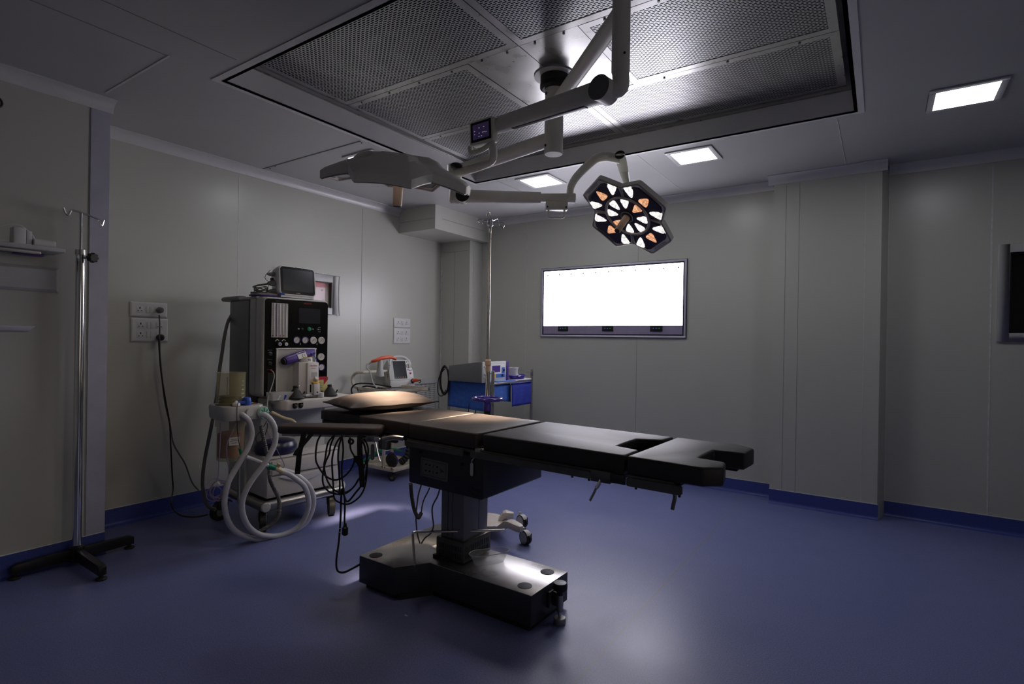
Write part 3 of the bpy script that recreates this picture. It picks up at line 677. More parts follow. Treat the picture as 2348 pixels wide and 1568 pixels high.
def beam(name, o, target, watts, deg, col, size=0.10, blend=1.0, par=None):
    ld = bpy.data.lights.new(name, 'SPOT'); ld.energy = watts; ld.spot_size = R(deg); ld.spot_blend = blend; ld.color = col; ld.shadow_soft_size = size
    lo = bpy.data.objects.new(name, ld); COL.objects.link(lo); d = Vector(target)-Vector(o)
    lo.location = o; lo.rotation_euler = d.to_track_quat('-Z', 'Y').to_euler()
    lo.parent = par; lo.location = Vector(o) - par.location; return lo

# --- light with the flat head (left), hung on the near arm
L1 = Vector((-2.102, 2.034, 2.271)); PIL = Vector((-2.64, 2.45, 1.055))
s1 = thing('surgical_light', (-1.031, 2.226, 2.514), 'cream surgical light with a small control screen, its head seen edge-on at left', 'surgical light', 'surgical lights on the ceiling column')
a0, a1 = Vector((SX, SY, 2.862)), Vector((-0.972, 2.267, 2.859)); a1.z = 2.862
dd = (a1-a0).normalized()
MB().tube([a0 + dd*0.03, a0.lerp(a1, 0.5), a1], 0.040, 16, 0).build('extension_arm', 'lampw', s1)
px_, py_ = a1.x, a1.y
MB().lathe([(0.040, 3.0), (0.040, 2.655), (0.0395, 2.653), (0.0405, 2.651), (0.0405, 2.60), (0.038, 2.592), (0, 2.592)], (px_, py_, 0), n=30).build('drop_tube', 'lampw', s1, angle=25)
for x, y, m in ((1421, 124, 'red'), (1431, 118, 'black')):
    p = Vector((-0.953, 2.231, 2.662)); MB().ball(p + Vector((0.012 if m == 'black' else -0.008, 0.005, 0)), 0.0055).build('button', m, s1)
E1 = Vector((-1.038, 2.246, 2.524)); K1 = Vector((-1.715, 2.368, 2.547))
ax = (K1-E1).normalized(); cr_ = ax.cross(Vector((0, 0, 1))).normalized(); up_ = cr_.cross(ax)
if cr_.y > 0: cr_ = -cr_
q = MB(); tp = Vector((px_, py_, 2.60)); q.tube([tp, tp+Vector((0.0, 0, -0.07)), E1.lerp(tp, 0.4)+Vector((0, 0, -0.03)), E1+ax*0.01], 0.037, 16, 5); q.build('elbow', 'lampw', s1)
MB().cyl(E1-cr_*0.042, E1+cr_*0.044, 0.054, n=32).build('elbow_joint', 'lampw', s1)
MB().cyl(E1+cr_*0.044, E1+cr_*0.047, 0.055, n=36).build('joint_cap', 'mgrey', s1)
def bar(A, B, side, up, w0, h0, w1_, h1_, n=6):
    rings = []
    for i in range(n+1):
        k = i/n; c = A.lerp(B, k); ww = w0+(w1_-w0)*k; hh = h0+(h1_-h0)*k
        rings.append([c + side*x*ww + up*y*hh for x, y in rrect(1, 1, 0.28, 3)])
    return rings
MB().loft(bar(E1+ax*0.02, K1-ax*0.03, cr_, up_, 0.072, 0.098, 0.066, 0.078)).build('spring_arm', 'lampw', s1, angle=40)
MB().loft(bar(E1+ax*0.10-up_*0.046, K1-ax*0.12-up_*0.038, cr_, up_, 0.035, 0.010, 0.030, 0.008)).build('cover_strip', 'lampd', s1)
MB().cyl(K1-ax*0.035, K1+ax*0.035, 0.040, n=24).build('swivel', 'lampw', s1)
# control screen, its face turned to the left front
PC = Vector((-1.774, 2.304, 2.512))
pn = Vector((-0.30, -0.90, -0.28)).normalized(); pxx = Vector((0.90, -0.30, 0)).normalized()
pm = fr(PC, (0.150, 0.005, 0.008), (0, 0, 1))
if (pm.to_3x3() @ Vector((0, 0, 1))).y > 0: pm = pm @ Matrix.Rotation(PI, 4, 'Y')
b_ = MB().prism(rrect(0.150, 0.128, 0.012), -0.05, 0.0, pm).build('control_panel', 'lampw', s1, bevel=0.003)
MB().prism(rrect(0.130, 0.106, 0.004), 0.0, 0.002, pm).build('bezel', 'ppanel', b_)
MB().prism(rrect(0.104, 0.080, 0.003), 0.002, 0.003, pm).build('screen', 'eui', b_)
for i, (x, y) in enumerate(((-0.04, 0.005), (-0.04, -0.012), (-0.01, -0.01), (0.012, -0.01), (0.022, -0.01), (0.034, -0.012), (-0.012, -0.028), (0.004, -0.028), (-0.01, 0.018), (0.02, 0.018))): MB().prism(rrect(0.007, 0.004, 0.001), 0.003, 0.0034, pm @ Matrix.Translation((x, y, 0))).build('icon', 'edot', b_)
MB().tube([(-1.725, 2.337, 2.472), (-1.729, 2.334, 2.448), (-1.781, 2.323, 2.418), (-1.841, 2.307, 2.410), (-1.852, 2.312, 2.441)], 0.014, 10).build('yoke', 'lampw', s1)
MB().tube([(-1.732, 2.332, 2.444), (-1.721, 2.340, 2.425), (-1.720, 2.340, 2.370), (-1.747, 2.346, 2.353), (-1.817, 2.335, 2.336), (-1.900, 2.315, 2.323), (-1.944, 2.285, 2.310)], 0.022, 12).build('yoke', 'lampw', s1)
MB().lathe([(0.030, 0), (0.034, 0.012), (0.026, 0.02), (0, 0.022)], (-1.926, 2.286, 2.338), n=20).build('yoke_cap', 'rubber', s1)
v1 = (L1-Vector((0, 0, 1.4))).normalized(); sd1 = v1.cross(Vector((0, 0, 1))).normalized(); up1 = sd1.cross(v1)
n1 = (-up1*math.cos(R(2)) - v1*math.sin(R(2))); n1 = (n1*math.cos(R(5)) - sd1*math.sin(R(5))).normalized()
lamp_head(s1, L1, n1, Vector((0.576, 0.818, 0)), 1.09, cup=0.068)
beam('lamp_spill', L1+n1*0.21, PIL, SPILL, 140, (1.0, 0.84, 0.66), 0.15, par=s1)
b = beam('lamp_beam', L1+n1*0.21, PIL, SPOT_PILLOW, 17, (1.0, 0.80, 0.58), 0.16, par=s1)

# --- light with the tilted head (right), hung on the far arm
L2 = Vector((-1.510, 3.688, 2.305)); n2 = Vector((-0.243, -0.593, -0.767)).normalized(); SEAT = Vector((-1.975, 2.683, 0.945))
s2 = thing('surgical_light', (-2.444, 3.010, 2.417), 'cream surgical light on the far arm, lit four-petal head tilted towards the camera', 'surgical light', 'surgical lights on the ceiling column')
b0, b1 = Vector((SX, SY, 2.60)), Vector((-2.558, 3.018, 2.606)); b0.z = 2.665; b1.z = b1.z
dd = (b1-b0).normalized(); sd = dd.cross(Vector((0, 0, 1))).normalized()
MB().tube([b0+dd*0.02, b0.lerp(b1, 0.5), b1], 0.046, 16, 0).build('extension_arm', 'lampw', s2)
b2 = Vector((-2.556, 3.019, 2.418))
MB().lathe([(0.052, b1.z+0.05), (0.052, b1.z-0.05), (0.034, b1.z-0.06), (0.034, b2.z+0.04), (0.036, b2.z+0.03), (0.036, b2.z-0.02), (0.02, b2.z-0.035), (0, b2.z-0.035)], (b1.x, b1.y, 0), n=24).build('drop_tube', 'lampw', s2)
E2 = Vector((-2.457, 3.025, 2.422)); K2 = Vector((-2.015, 3.323, 2.418)); ax = (K2-E2).normalized(); cr_ = Vector((0, 0, 1)).cross(ax).normalized()
if cr_.y > 0: cr_ = -cr_
up_ = Vector((0, 0, 1)); up_ = (up_ - ax*up_.dot(ax)).normalized()
MB().cyl(E2+ax*-0.02-cr_*0.05, E2+ax*-0.02+cr_*0.035, 0.046, n=28).build('elbow_joint', 'lampw', s2)
MB().cyl(E2-ax*0.02+cr_*0.035, E2-ax*0.02+cr_*0.040, 0.048, n=32).build('joint_cap', 'rubber', s2)
MB().tube([b2+Vector((0, 0, 0.01)), b2.lerp(E2, 0.4)+Vector((0, 0, -0.01)), E2-ax*0.02], 0.034, 12).build('elbow', 'lampw', s2)
MB().loft(bar(E2, K2, cr_, up_, 0.07, 0.086, 0.06, 0.078)).build('spring_arm', 'lampw', s2, angle=40)
K3 = Vector((-1.845, 3.438, 2.421))
MB().loft(bar(K2, K3, cr_, up_, 0.055, 0.058, 0.055, 0.060)).build('arm_end', 'lampw', s2, angle=40)
h0 = Vector((-1.912, 3.369, 2.356)); hm = fr(h0, ax, up_)
MB().prism(rrect(0.155, 0.056, 0.006), -0.03, 0.03, hm).build('handle_box', 'lampw', s2, bevel=0.002)
for x in (-0.065, 0.065): MB(hm).cyl((x, -0.012, 0.03), (x, -0.012, 0.034), 0.006, n=10).build('screw', 'black', s2)
MB(hm).tube([(-0.056, -0.026, 0.01), (-0.056, -0.065, 0.01), (-0.050, -0.078, 0.01), (-0.03, -0.083, 0.01), (0.03, -0.083, 0.01), (0.05, -0.078, 0.01), (0.056, -0.065, 0.01), (0.056, -0.026, 0.01)], 0.0075, 10, 4).build('pull_handle', 'lampw', s2)
MB().cyl(K3-ax*0.02, K3+ax*0.036, 0.034, n=24).build('pivot', 'lampw', s2)
MB().cyl(K3+ax*0.036, K3+ax*0.040, 0.031, n=24).build('pivot_cap', 'rubber', s2)
MB().tube([(-1.843, 3.440, 2.418), (-1.841, 3.441, 2.489), (-1.816, 3.458, 2.555), (-1.774, 3.487, 2.614), (-1.716, 3.526, 2.684), (-1.680, 3.550, 2.709), (-1.625, 3.575, 2.716), (-1.570, 3.588, 2.701), (-1.533, 3.601, 2.692)], lambda k: 0.024+0.010*min(1, k*1.6), 14).build('yoke', 'lampw', s2)
jt = Vector((-1.529, 3.592, 2.694)); jb = Vector((-1.562, 3.738, 2.634)); je = L2 - n2*0.075
jd = (jb-jt).normalized()
MB().loft([[p + Vector((math.cos(2*PI*i/20), math.sin(2*PI*i/20)*0.9, 0))*r_ for i in range(20)] for p, r_ in ((jt-jd*0.03, 0.034), (jt+jd*0.02, 0.038), (jb, 0.034), (jb.lerp(je, 0.25), 0.025), (je.lerp(jb, 0.3), 0.020), (je, 0.02))]).build('stem', 'lampw', s2)
MB().cyl(jt-jd*0.037, jt-jd*0.030, 0.0345, n=28).build('stem_cap', 'rubber', s2)
e1v = Vector((0, 0, 1)).cross(n2).normalized()
lamp_head(s2, L2, n2, e1v, 1.0, cup=0.018)
beam('lamp_spill', L2+n2*0.19, SEAT, SPILL, 140, (1.0, 0.84, 0.66), 0.15, par=s2)
beam('lamp_beam', L2+n2*0.19, SEAT, SPOT_SEAT, 17, (1.0, 0.80, 0.58), 0.14, par=s2)

# ================================================================== operating table
TX, TY = -1.70, 2.41
ot = thing('operating_table', (TX, TY, 0), 'operating table with dark brown cushions on a grey column and steel T-shaped base', 'operating table')
BT = 0.179
base_poly = [(-2.42, 2.08), (-2.145, 2.08), (-2.03, 2.238), (-1.372, 2.232), (-1.362, 2.582), (-2.03, 2.588), (-2.145, 2.745), (-2.42, 2.745)]
bs = MB().prism(base_poly, 0.028, BT-0.004).build('base', 'bodyd', ot, bevel=0.004)
bp_ = [(x*1.0, y) for x, y in base_poly]
MB().prism(bp_, BT-0.004, BT).build('base_top_plate', 'steel2', ot, bevel=0.0015)
MB().prism([(-1.70+(x+1.70)*0.95, 2.41+(y-2.41)*0.93) for x, y in base_poly], 0.0, 0.03).build('plinth', 'rubber', ot)
for x, y in ((-2.345, 2.135), (-1.448, 2.514), (-1.456, 2.305)): MB().lathe([(0.037, 0), (0.036, 0.002), (0.02, 0.004), (0, 0.0045)], (x, y, BT), n=26).build('bolt_cover', 'rubber', ot)
MB().lathe([(0.036, 0), (0.035, 0.003), (0, 0.004)], (-2.42, 2.16, 0.115), n=24, axis=(-1, 0, 0)).build('bolt_cover', 'rubber', ot)
MB().box(-2.18, -2.09, 2.40, 2.46, BT, BT+0.001).build('rating_label', 'lgrey', ot)
# column in two telescoping stages and its slotted ventilation cover
q = MB(); q.box(-2.040, -1.876, 2.335, 2.556, BT, 0.64); q.build('column', 'colg', ot, bevel=0.006)
for x in (-1.990, -1.955): MB().box(x, x+0.002, 2.3335, 2.335, 0.31, 0.62).build('groove', 'black', ot)
MB().box(-1.876, -1.8745, 2.47, 2.472, 0.31, 0.62).build('groove', 'black', ot)
vc = MB().box(-2.056, -1.857, 2.313, 2.565, BT+0.006, 0.300).build('vent_cover', 'ventm', ot, bevel=0.008)
for row in (0.258, 0.220):
    for i in range(11):
        x = -2.028 + 0.0148*i; MB().prism(rrect(0.006, 0.030, 0.003, 3), 0, 0.0012, fr((x, 2.313, row), (1, 0, 0), (0, 0, 1))).build('slot', 'black', vc)
    for i in range(13):
        y = 2.335 + 0.0168*i; MB().prism(rrect(0.006, 0.030, 0.003, 3), 0, 0.0012, fr((-1.857, y, row), (0, 1, 0), (0, 0, 1))).build('slot', 'black', vc)
MB().box(-2.066, -1.95, 2.300, 2.318, BT, BT+0.02).build('cable_clamp', 'rubber', ot)
# floor lock: screw jack with knob at the foot end of the base
fl_ = MB().box(-1.366, -1.35, 2.37, 2.46, 0.07, 0.15).build('lock_bracket', 'bodyd', ot, bevel=0.002)
MB().box(-1.352, -1.325, 2.40, 2.43, 0.075, 0.145).build('lock_block', 'bodyd', ot, bevel=0.002)
LX, LY = -1.305, 2.395
MB().cyl((LX, LY, 0.06), (LX, LY, 0.145), 0.015, n=18).build('lock_sleeve', 'steel2', ot)
MB().cyl((LX, LY, 0.02), (LX, LY, 0.065), 0.009, n=16).build('lock_screw', 'chrome', ot)
MB().lathe([(0.030, 0.0), (0.031, 0.004), (0.031, 0.026), (0.028, 0.03), (0, 0.03)], (LX, LY, 0.0), n=26).build('lock_foot', 'steel2', ot)
MB().lathe([(0.016, 0.142), (0.016, 0.165), (0.034, 0.168), (0.037, 0.175), (0.037, 0.195), (0.031, 0.203), (0, 0.206)], (LX, LY, 0), n=28).build('lock_knob', 'black', ot)
# power box under the top
body = MB(); P = [(-2.114, 0.634), (-2.10, 0.625), (-1.612, 0.617), (-1.608, 0.625), (-1.608, 0.862), (-2.125, 0.868), (-2.118, 0.80)]
body.prism([(-2.116, 0.632), (-2.106, 0.624), (-1.618, 0.612), (-1.608, 0.620), (-1.608, 0.86), (-2.116, 0.862)], -2.71, -2.152, Matrix(((1, 0, 0, 0), (0, 0, -1, 0), (0, 1, 0, 0), (0, 0, 0, 1))))
body.build('drive_housing', 'bodyd', ot, bevel=0.006)
# keypad of the table, two rows of icons
km = fr((-1.930, 2.151, 0.722), (1, 0, -0.035), (0, 0, 1))
kp = MB().prism(rrect(0.190, 0.100, 0.006), 0.0, 0.004, km).build('keypad', 'mgrey', ot, bevel=0.001)
MB().prism(rrect(0.168, 0.080, 0.008), 0.004, 0.0045, km).build('keypad_border', 'black', kp)
MB().prism(rrect(0.164, 0.076, 0.007), 0.0045, 0.005, km).build('keypad_film', 'mgrey', kp)
for j in (0.016, -0.016):
    for i in range(4):
        x = -0.056 + 0.026*i; MB().prism([(x-0.009, j), (x, j+0.004), (x+0.003, j+0.008), (x+0.009, j+0.002), (x+0.003, j-0.004), (x-0.005, j-0.003)] if i != 2 else [(x-0.002, j-0.008), (x+0.002, j-0.008), (x+0.002, j+0.008), (x-0.002, j+0.008)], 0.005, 0.0054, km).build('key_icon', 'black', kp)
MB().prism([(0.048, -0.012), (0.052, -0.012), (0.053, -0.002), (0.070, -0.004), (0.070, 0.001), (0.053, 0.004), (0.050, 0.012), (0.046, 0.012), (0.049, 0.002)], 0.005, 0.0054, km).build('key_icon', 'black', kp)
for x, z in ((-2.03, 0.80), (-1.742, 0.775)): MB().cyl((x, 2.152, z), (x, 2.147, z), 0.008, n=12).build('screw', 'black', ot)
lm = fr((-1.660, 2.1515, 0.655), (1, 0, -0.03), (0, 0, 1))
text('maker_mark', 'PSI', 0.026, lm, 'black', ot, 'LEFT')
MB(lm).tube([(-0.006, 0.026, 0.001), (-0.022, 0.022, 0.001), (-0.016, 0.010, 0.001), (-0.008, 0.002, 0.001), (-0.024, -0.004, 0.001), (-0.022, -0.018, 0.001), (-0.004, -0.022, 0.001)], 0.0028, 6).build('maker_mark', 'black', ot)
# tilting top: everything above is laid out in the slightly tilted frame of the table top
TOP = Matrix.Translation((TX, TY, 0.945)) @ Matrix.Rotation(R(-1.0), 4, 'Z') @ Matrix.Rotation(R(0.35), 4, 'Y')
def Tl(u, v, z): return TOP @ Vector((u, v, z))
HW = 0.288
def cushion_mesh(poly, th, m, name, puff=0.006, inset=0.0):
    # cushion with softly domed top: stacked outlines
    c = Vector((sum(p[0] for p in poly)/len(poly), sum(p[1] for p in poly)/len(poly), 0))
    q = MB(TOP)
    n = len(poly)
    # densify the outline
    out = []
    for i in range(n):
        a = Vector((*poly[i], 0)); b = Vector((*poly[(i+1) % n], 0)); k = max(1, int((b-a).length/0.05))
        for j in range(k): out.append(a.lerp(b, j/k))
    q.prism([(p.x, p.y) for p in out], -th, 0.0)
    o = q.build(name, m, ot, bevel=0.010, seg=3, angle=50)
    return o
cushion_mesh([(-0.40, -HW+0.004), (0.068, -HW), (0.086, HW), (-0.385, HW)], 0.078, 'leather', 'seat_cushion')
nt_ = [(0.100, -HW+0.012), (0.840, -HW), (0.845, -0.130), (0.728, -0.118), (0.728, 0.112), (0.838, 0.170), (0.850, HW), (0.118, HW)]
cushion_mesh([(0.102, -HW+0.012), (0.845, -HW), (0.847, -0.135), (0.730, -0.112), (0.732, 0.115), (0.842, 0.168), (0.856, HW), (0.118, HW)], 0.080, 'leatherb', 'leg_cushion')
cushion_mesh([(0.856, -HW-0.002), (1.16, -HW-0.01), (1.222, -0.24), (1.205, -0.135), (1.095, -0.125), (1.098, 0.088), (1.226, 0.098), (1.236, HW-0.05), (1.16, HW+0.005), (0.872, HW)], 0.074, 'leatherb', 'foot_cushion')
cushion_mesh([(-0.80, -HW+0.01), (-0.425, -HW+0.01), (-0.41, -0.27), (-0.405, HW), (-0.79, HW)], 0.074, 'leather', 'back_cushion')
cushion_mesh([(-1.19, -HW+0.02), (-0.815, -HW+0.02), (-0.80, HW-0.01), (-1.19, HW-0.01)], 0.062, 'leatherb', 'head_cushion')
# under-frames and side rails
for (u0, u1, nm) in ((-1.17, -0.82, 'head_frame'), (-0.79, -0.42, 'back_frame'), (-0.395, 0.075, 'seat_frame'), (0.11, 0.84, 'leg_frame')):
    MB(TOP).box(u0, u1, -HW+0.02, HW-0.02, -0.098, -0.079 if nm != 'head_frame' else -0.062).build(nm, 'rubber', ot)
MB(TOP).box(0.87, 1.07, -HW+0.02, -0.10, -0.092, -0.0745).build('foot_frame', 'rubber', ot); MB(TOP).box(0.87, 1.19, 0.12, HW-0.02, -0.088, -0.0745).build('foot_frame', 'rubber', ot)
for sgn in (-1, 1):
    y0 = sgn*(HW+0.006)
    for u0, u1, z0, z1 in ((-0.41, 0.0, -0.120, -0.092), (0.045, 0.70, -0.118, -0.088), (0.86, 1.085, -0.119, -0.084), (-0.76, -0.47, -0.115, -0.090)):
        MB(TOP).prism(rrect(u1-u0, z1-z0, 0.008), -0.006, 0.006, fr(((u0+u1)/2, y0, (z0+z1)/2), (1, 0, 0), (0, 0, 1))).build('side_rail', 'darksteel', ot)
    MB(TOP).box(-0.41, 0.10, y0-sgn*0.012-0.003, y0-sgn*0.012+0.003, -0.098, -0.083).build('rail_flange', 'darksteel', ot)
    MB(TOP).box(0.10, 0.80, y0-sgn*0.012-0.003, y0-sgn*0.012+0.003, -0.098, -0.080).build('rail_flange', 'darksteel', ot)
    MB(TOP).box(0.70, 0.79, y0-0.008, y0+0.008, -0.124, -0.076).build('hinge_block', 'darksteel', ot, bevel=0.002)
    MB(TOP).box(0.79, 0.855, y0-0.005, y0+0.005, -0.118, -0.080).build('hinge_plate', 'bodyd', ot, bevel=0.002)
    MB(TOP).box(0.845, 1.05, y0-sgn*0.010-0.003, y0-sgn*0.010+0.003, -0.086, -0.076).build('rail_flange', 'darksteel', ot)
    MB(TOP).tube([(0.745, y0, -0.110), (0.738, y0-0.004, -0.135), (0.728, y0-0.008, -0.150)], 0.008, 10, 3).build('clamp_joint', 'chrome', ot)
    MB(TOP).tube([(0.730, y0-0.008, -0.146), (0.722, y0-0.012, -0.168), (0.705, y0-0.016, -0.205)], 0.0055, 8, 3).build('clamp_lever', 'steel2', ot)
    MB(TOP).tube([(1.055, y0, -0.115), (1.058, y0, -0.130), (1.052, y0-0.002, -0.165), (1.050, y0-0.002, -0.178)], 0.0075, 10, 3).build('clamp_lever', 'darksteel', ot)
    for u in (0.61, 0.69, 0.90, 1.075): MB(TOP).cyl((u, y0, -0.116), (u, y0, -0.127), 0.005, n=10).build('stop_pin', 'black', ot)
MB(TOP).box(0.068, 0.098, -HW-0.005, -HW+0.02, -0.094, -0.072).build('hinge_knuckle', 'steel', ot, bevel=0.003)
MB(TOP).cyl((0.083, -HW-0.002, -0.086), (0.083, HW, -0.086), 0.010, n=14).build('hinge_pin', 'steel2', ot)
# hand control cord: a sprung coil and thin cords under the drive housing
def coil(P, r, wire, turns, n=14):
    P = crom(P, 24); N = len(P); out = []
    tot = turns*n
    t0 = (P[1]-P[0]).normalized(); a = t0.orthogonal().normalized()
    for i in range(tot+1):
        k = i/tot*(N-1); j = min(int(k), N-2); p = P[j].lerp(P[j+1], k-j); t = (P[j+1]-P[j]).normalized(); a = (a-t*a.dot(t)).normalized(); b = t.cross(a)
        out.append(p + (a*math.cos(2*PI*i/n)+b*math.sin(2*PI*i/n))*r)
    return MB().tube(out, wire, 5, 0)
coil([(-2.043, 2.094, 0.642), (-2.040, 2.096, 0.591), (-2.044, 2.117, 0.516), (-2.032, 2.125, 0.475), (-2.020, 2.133, 0.456), (-2.023, 2.156, 0.473)], 0.008, 0.0028, 46, 10).build('coiled_cord', 'gcable', ot)
MB().tube([(-2.025, 2.155, 0.623), (-2.037, 2.146, 0.569), (-2.044, 2.141, 0.487), (-2.045, 2.140, 0.429), (-2.059, 2.167, 0.348), (-2.047, 2.175, 0.299)], 0.0038, 8).build('cord', 'gcable', ot)
MB().tube([(-2.008, 2.202, 0.601), (-2.018, 2.196, 0.573), (-2.028, 2.177, 0.533), (-2.021, 2.157, 0.499), (-2.023, 2.156, 0.469)], 0.0035, 8).build('cord', 'gcable', ot)
MB().tube([(-1.963, 2.232, 0.593), (-1.972, 2.226, 0.555), (-1.993, 2.212, 0.503), (-1.994, 2.211, 0.455), (-1.988, 2.215, 0.397), (-2.006, 2.215, 0.353), (-2.038, 2.205, 0.323), (-2.055, 2.194, 0.292)], 0.0042, 8).build('cord', 'gcable', ot)
# mains cord of the table, down from under the arm board and into the base
mains = MB().tube([(-2.365, 2.046, 0.837), (-2.352, 2.054, 0.789), (-2.343, 2.060, 0.717), (-2.354, 2.053, 0.620), (-2.395, 2.025, 0.547), (-2.418, 1.985, 0.504), (-2.439, 1.971, 0.576), (-2.444, 1.968, 0.504), (-2.445, 1.967, 0.408), (-2.435, 1.950, 0.295), (-2.420, 1.923, 0.200), (-2.406, 1.921, 0.150), (-2.362, 1.926, 0.150), (-2.330, 1.948, 0.167), (-2.293, 1.984, 0.194)], 0.0055, 8).build('mains_cord', 'cable', ot)

# key tag hanging from the housing lock
t = thing('key_tag', (-1.674, 2.140, 0.816), 'white tag hanging on a little key chain from the operating table', 'key tag')
MB().tube([(-1.661, 2.148, 0.830), (-1.664, 2.142, 0.815), (-1.671, 2.140, 0.804), (-1.675, 2.139, 0.790)], 0.0035, 6).build('chain', 'chrome', t)
MB().prism(rrect(0.018, 0.066, 0.0088, 5), -0.0012, 0.0012, fr((-1.672, 2.138, 0.760), (1, 0, 0), (0.03, 0, 1))).build('tag', 'white', t)

# pillow on the head section
t = thing('pillow', (-2.635, 2.43, 0.945), 'dark brown vinyl pillow lying at the head end of the operating table', 'pillow')
PW = fr((-2.635, 2.43, 1.002), (0.24, 0.97, 0), (-0.97, 0.24, 0))
q = MB(PW); n = 26; L, Wd, H = 0.305, 0.190, 0.064
def pil_h(x, y): 
    a = max(0.0, 1-abs(x)**2.6); b = max(0.0, 1-abs(y)**2.4); return (a*b)**0.55
topg = []; botg = []
for i in range(n+1):
    rt, rb = [], []
    for j in range(n+1):
        x = -1+2*i/n; y = -1+2*j/n
        h = pil_h(x, y); k = 1 - 0.055*(1-abs(y)**2)*(abs(x)**6); k2 = 1-0.07*(1-abs(x)**2)*(abs(y)**6)
        wr = 0.003*math.sin(9*x+4*y)*math.sin(7*y)*(1-h)
        rt.append((x*L*k, y*Wd*k2, (H*h + wr)*1.0 - 0.004)); rb.append((x*L*k, y*Wd*k2, -0.046*h-0.004-wr))
    topg.append(rt); botg.append(rb)
for gd in (topg, botg):
    V = [[q.v(p) for p in row] for row in gd]
    for i in range(n):
        for j in range(n): q.f([V[i][j], V[i+1][j], V[i+1][j+1], V[i][j+1]])
q.build('cover', 'leather', t, angle=60)
ed = [topg[i][0] for i in range(n)] + [topg[n][j] for j in range(n)] + [topg[n-i][n] for i in range(n)] + [topg[0][n-j] for j in range(n)]
MB(PW).tube(ed, 0.0035, 6, 0, True).build('piping', 'leatherb', t)

# arm board with straps, clamped to the side rail
AB = rz((-2.515, 1.955, 0.92), 32.5+180)   # local x runs from the clamp outwards
t = thing('arm_board', (-2.515, 1.955, 0.86), 'black padded arm board clamped to the near side of the operating table', 'arm board')
q = MB(AB); pol = rrect(0.575, 0.15, 0.05, 6); q.prism(pol, -0.045, 0.0); q.build('pad', 'leather', t, bevel=0.012, seg=3)
MB(AB).prism(rrect(0.53, 0.10, 0.02), -0.058, -0.045).build('board_plate', 'steel2', t)
MB(AB).box(-0.30, -0.16, -0.03, 0.03, -0.085, -0.056).build('clamp_body', 'steel2', t, bevel=0.004)
MB(AB).cyl((-0.24, 0.01, -0.075), (-0.30, 0.01, -0.075), 0.015, n=16).build('clamp_bar', 'chrome', t)
MB().box(-2.27, -2.20, 2.07, 2.10, 0.80, 0.86).build('rail_clamp', 'darksteel', t, bevel=0.003)
MB().tube([(-2.183, 2.024, 0.866), (-2.141, 2.053, 0.878), (-2.093, 2.085, 0.874)], 0.014, 10).build('clamp_arm', 'steel2', t)
MB().tube([(-2.177, 1.968, 0.863), (-2.171, 1.972, 0.829), (-2.163, 1.977, 0.790), (-2.155, 1.982, 0.763)], 0.0045, 8, 2).build('clamp_lever', 'chrome', t)
MB().cyl((-2.179, 1.966, 0.874), (-2.159, 1.980, 0.881), 0.011, n=14).build('lever_hub', 'chrome', t)
MB().prism(rrect(0.018, 0.085, 0.009), -0.006, 0.006, fr((-2.212, 1.981, 0.804), (0.83, 0.55, 0), (0, 0, 1))).build('lever_grip', 'mgrey', t)
MB().prism(rrect(0.020, 0.060, 0.009), -0.006, 0.006, fr((-2.178, 2.028, 0.847), (0.83, 0.55, 0), (0, 0, 1))).build('lever_grip', 'mgrey', t)
MB().torus((-2.363, 1.963, 0.844), (0.5, -0.8, 0), 0.012, 0.006).build('swivel_knob', 'black', t)
wv = Vector((0.026, 0.017, 0.000))*1.0
MB().strip([(-2.443, 1.728, 0.911), (-2.443, 1.716, 0.864), (-2.445, 1.703, 0.810), (-2.448, 1.701, 0.757), (-2.451, 1.698, 0.706)], wv*0.86, 0.004).build('strap', 'rubber', t)
MB().strip([(-2.425, 1.764, 0.908), (-2.439, 1.743, 0.876), (-2.443, 1.716, 0.848), (-2.450, 1.693, 0.820), (-2.452, 1.685, 0.803)], wv*0.80, 0.004).build('strap', 'rubber', t)
MB().strip([(-2.307, 1.977, 0.889), (-2.300, 1.969, 0.832), (-2.297, 1.971, 0.762), (-2.282, 1.969, 0.683), (-2.277, 1.972, 0.609)], wv*0.92, 0.004).build('strap', 'rubber', t)
MB().strip([(-2.295, 1.948, 0.778), (-2.289, 1.953, 0.748), (-2.273, 1.963, 0.720)], wv*1.2, 0.004).build('strap', 'rubber', t)

# looped black cord with a plug hanging under the arm board
t = thing('cord_bundle', (-2.420, 1.936, 0.882), 'bundle of looped black cord with a hanging plug under the arm board', 'cable')
MB().tube([(-2.481, 1.859, 0.883), (-2.498, 1.848, 0.838), (-2.503, 1.844, 0.756), (-2.490, 1.853, 0.710), (-2.461, 1.873, 0.664), (-2.422, 1.899, 0.641), (-2.383, 1.925, 0.653), (-2.345, 1.951, 0.701), (-2.330, 1.961, 0.759), (-2.348, 1.949, 0.806), (-2.353, 1.946, 0.869)], 0.0048, 8).build('cord', 'cable', t)
MB().tube([(-2.444, 1.921, 0.879), (-2.475, 1.900, 0.831), (-2.485, 1.892, 0.751), (-2.490, 1.889, 0.703), (-2.476, 1.898, 0.633), (-2.446, 1.919, 0.581), (-2.406, 1.945, 0.563), (-2.367, 1.972, 0.583), (-2.335, 1.994, 0.635), (-2.310, 2.010, 0.706), (-2.294, 2.022, 0.778), (-2.298, 2.019, 0.825), (-2.314, 2.008, 0.858)], 0.0048, 8).build('cord', 'cable', t)
MB().tube([(-2.462, 1.932, 0.868), (-2.479, 1.921, 0.818), (-2.485, 1.917, 0.770), (-2.502, 1.905, 0.718), (-2.513, 1.898, 0.651), (-2.508, 1.901, 0.599), (-2.482, 1.918, 0.563), (-2.442, 1.945, 0.550), (-2.403, 1.972, 0.558), (-2.370, 1.994, 0.594), (-2.351, 2.007, 0.635)], 0.0048, 8).build('cord', 'cable', t)
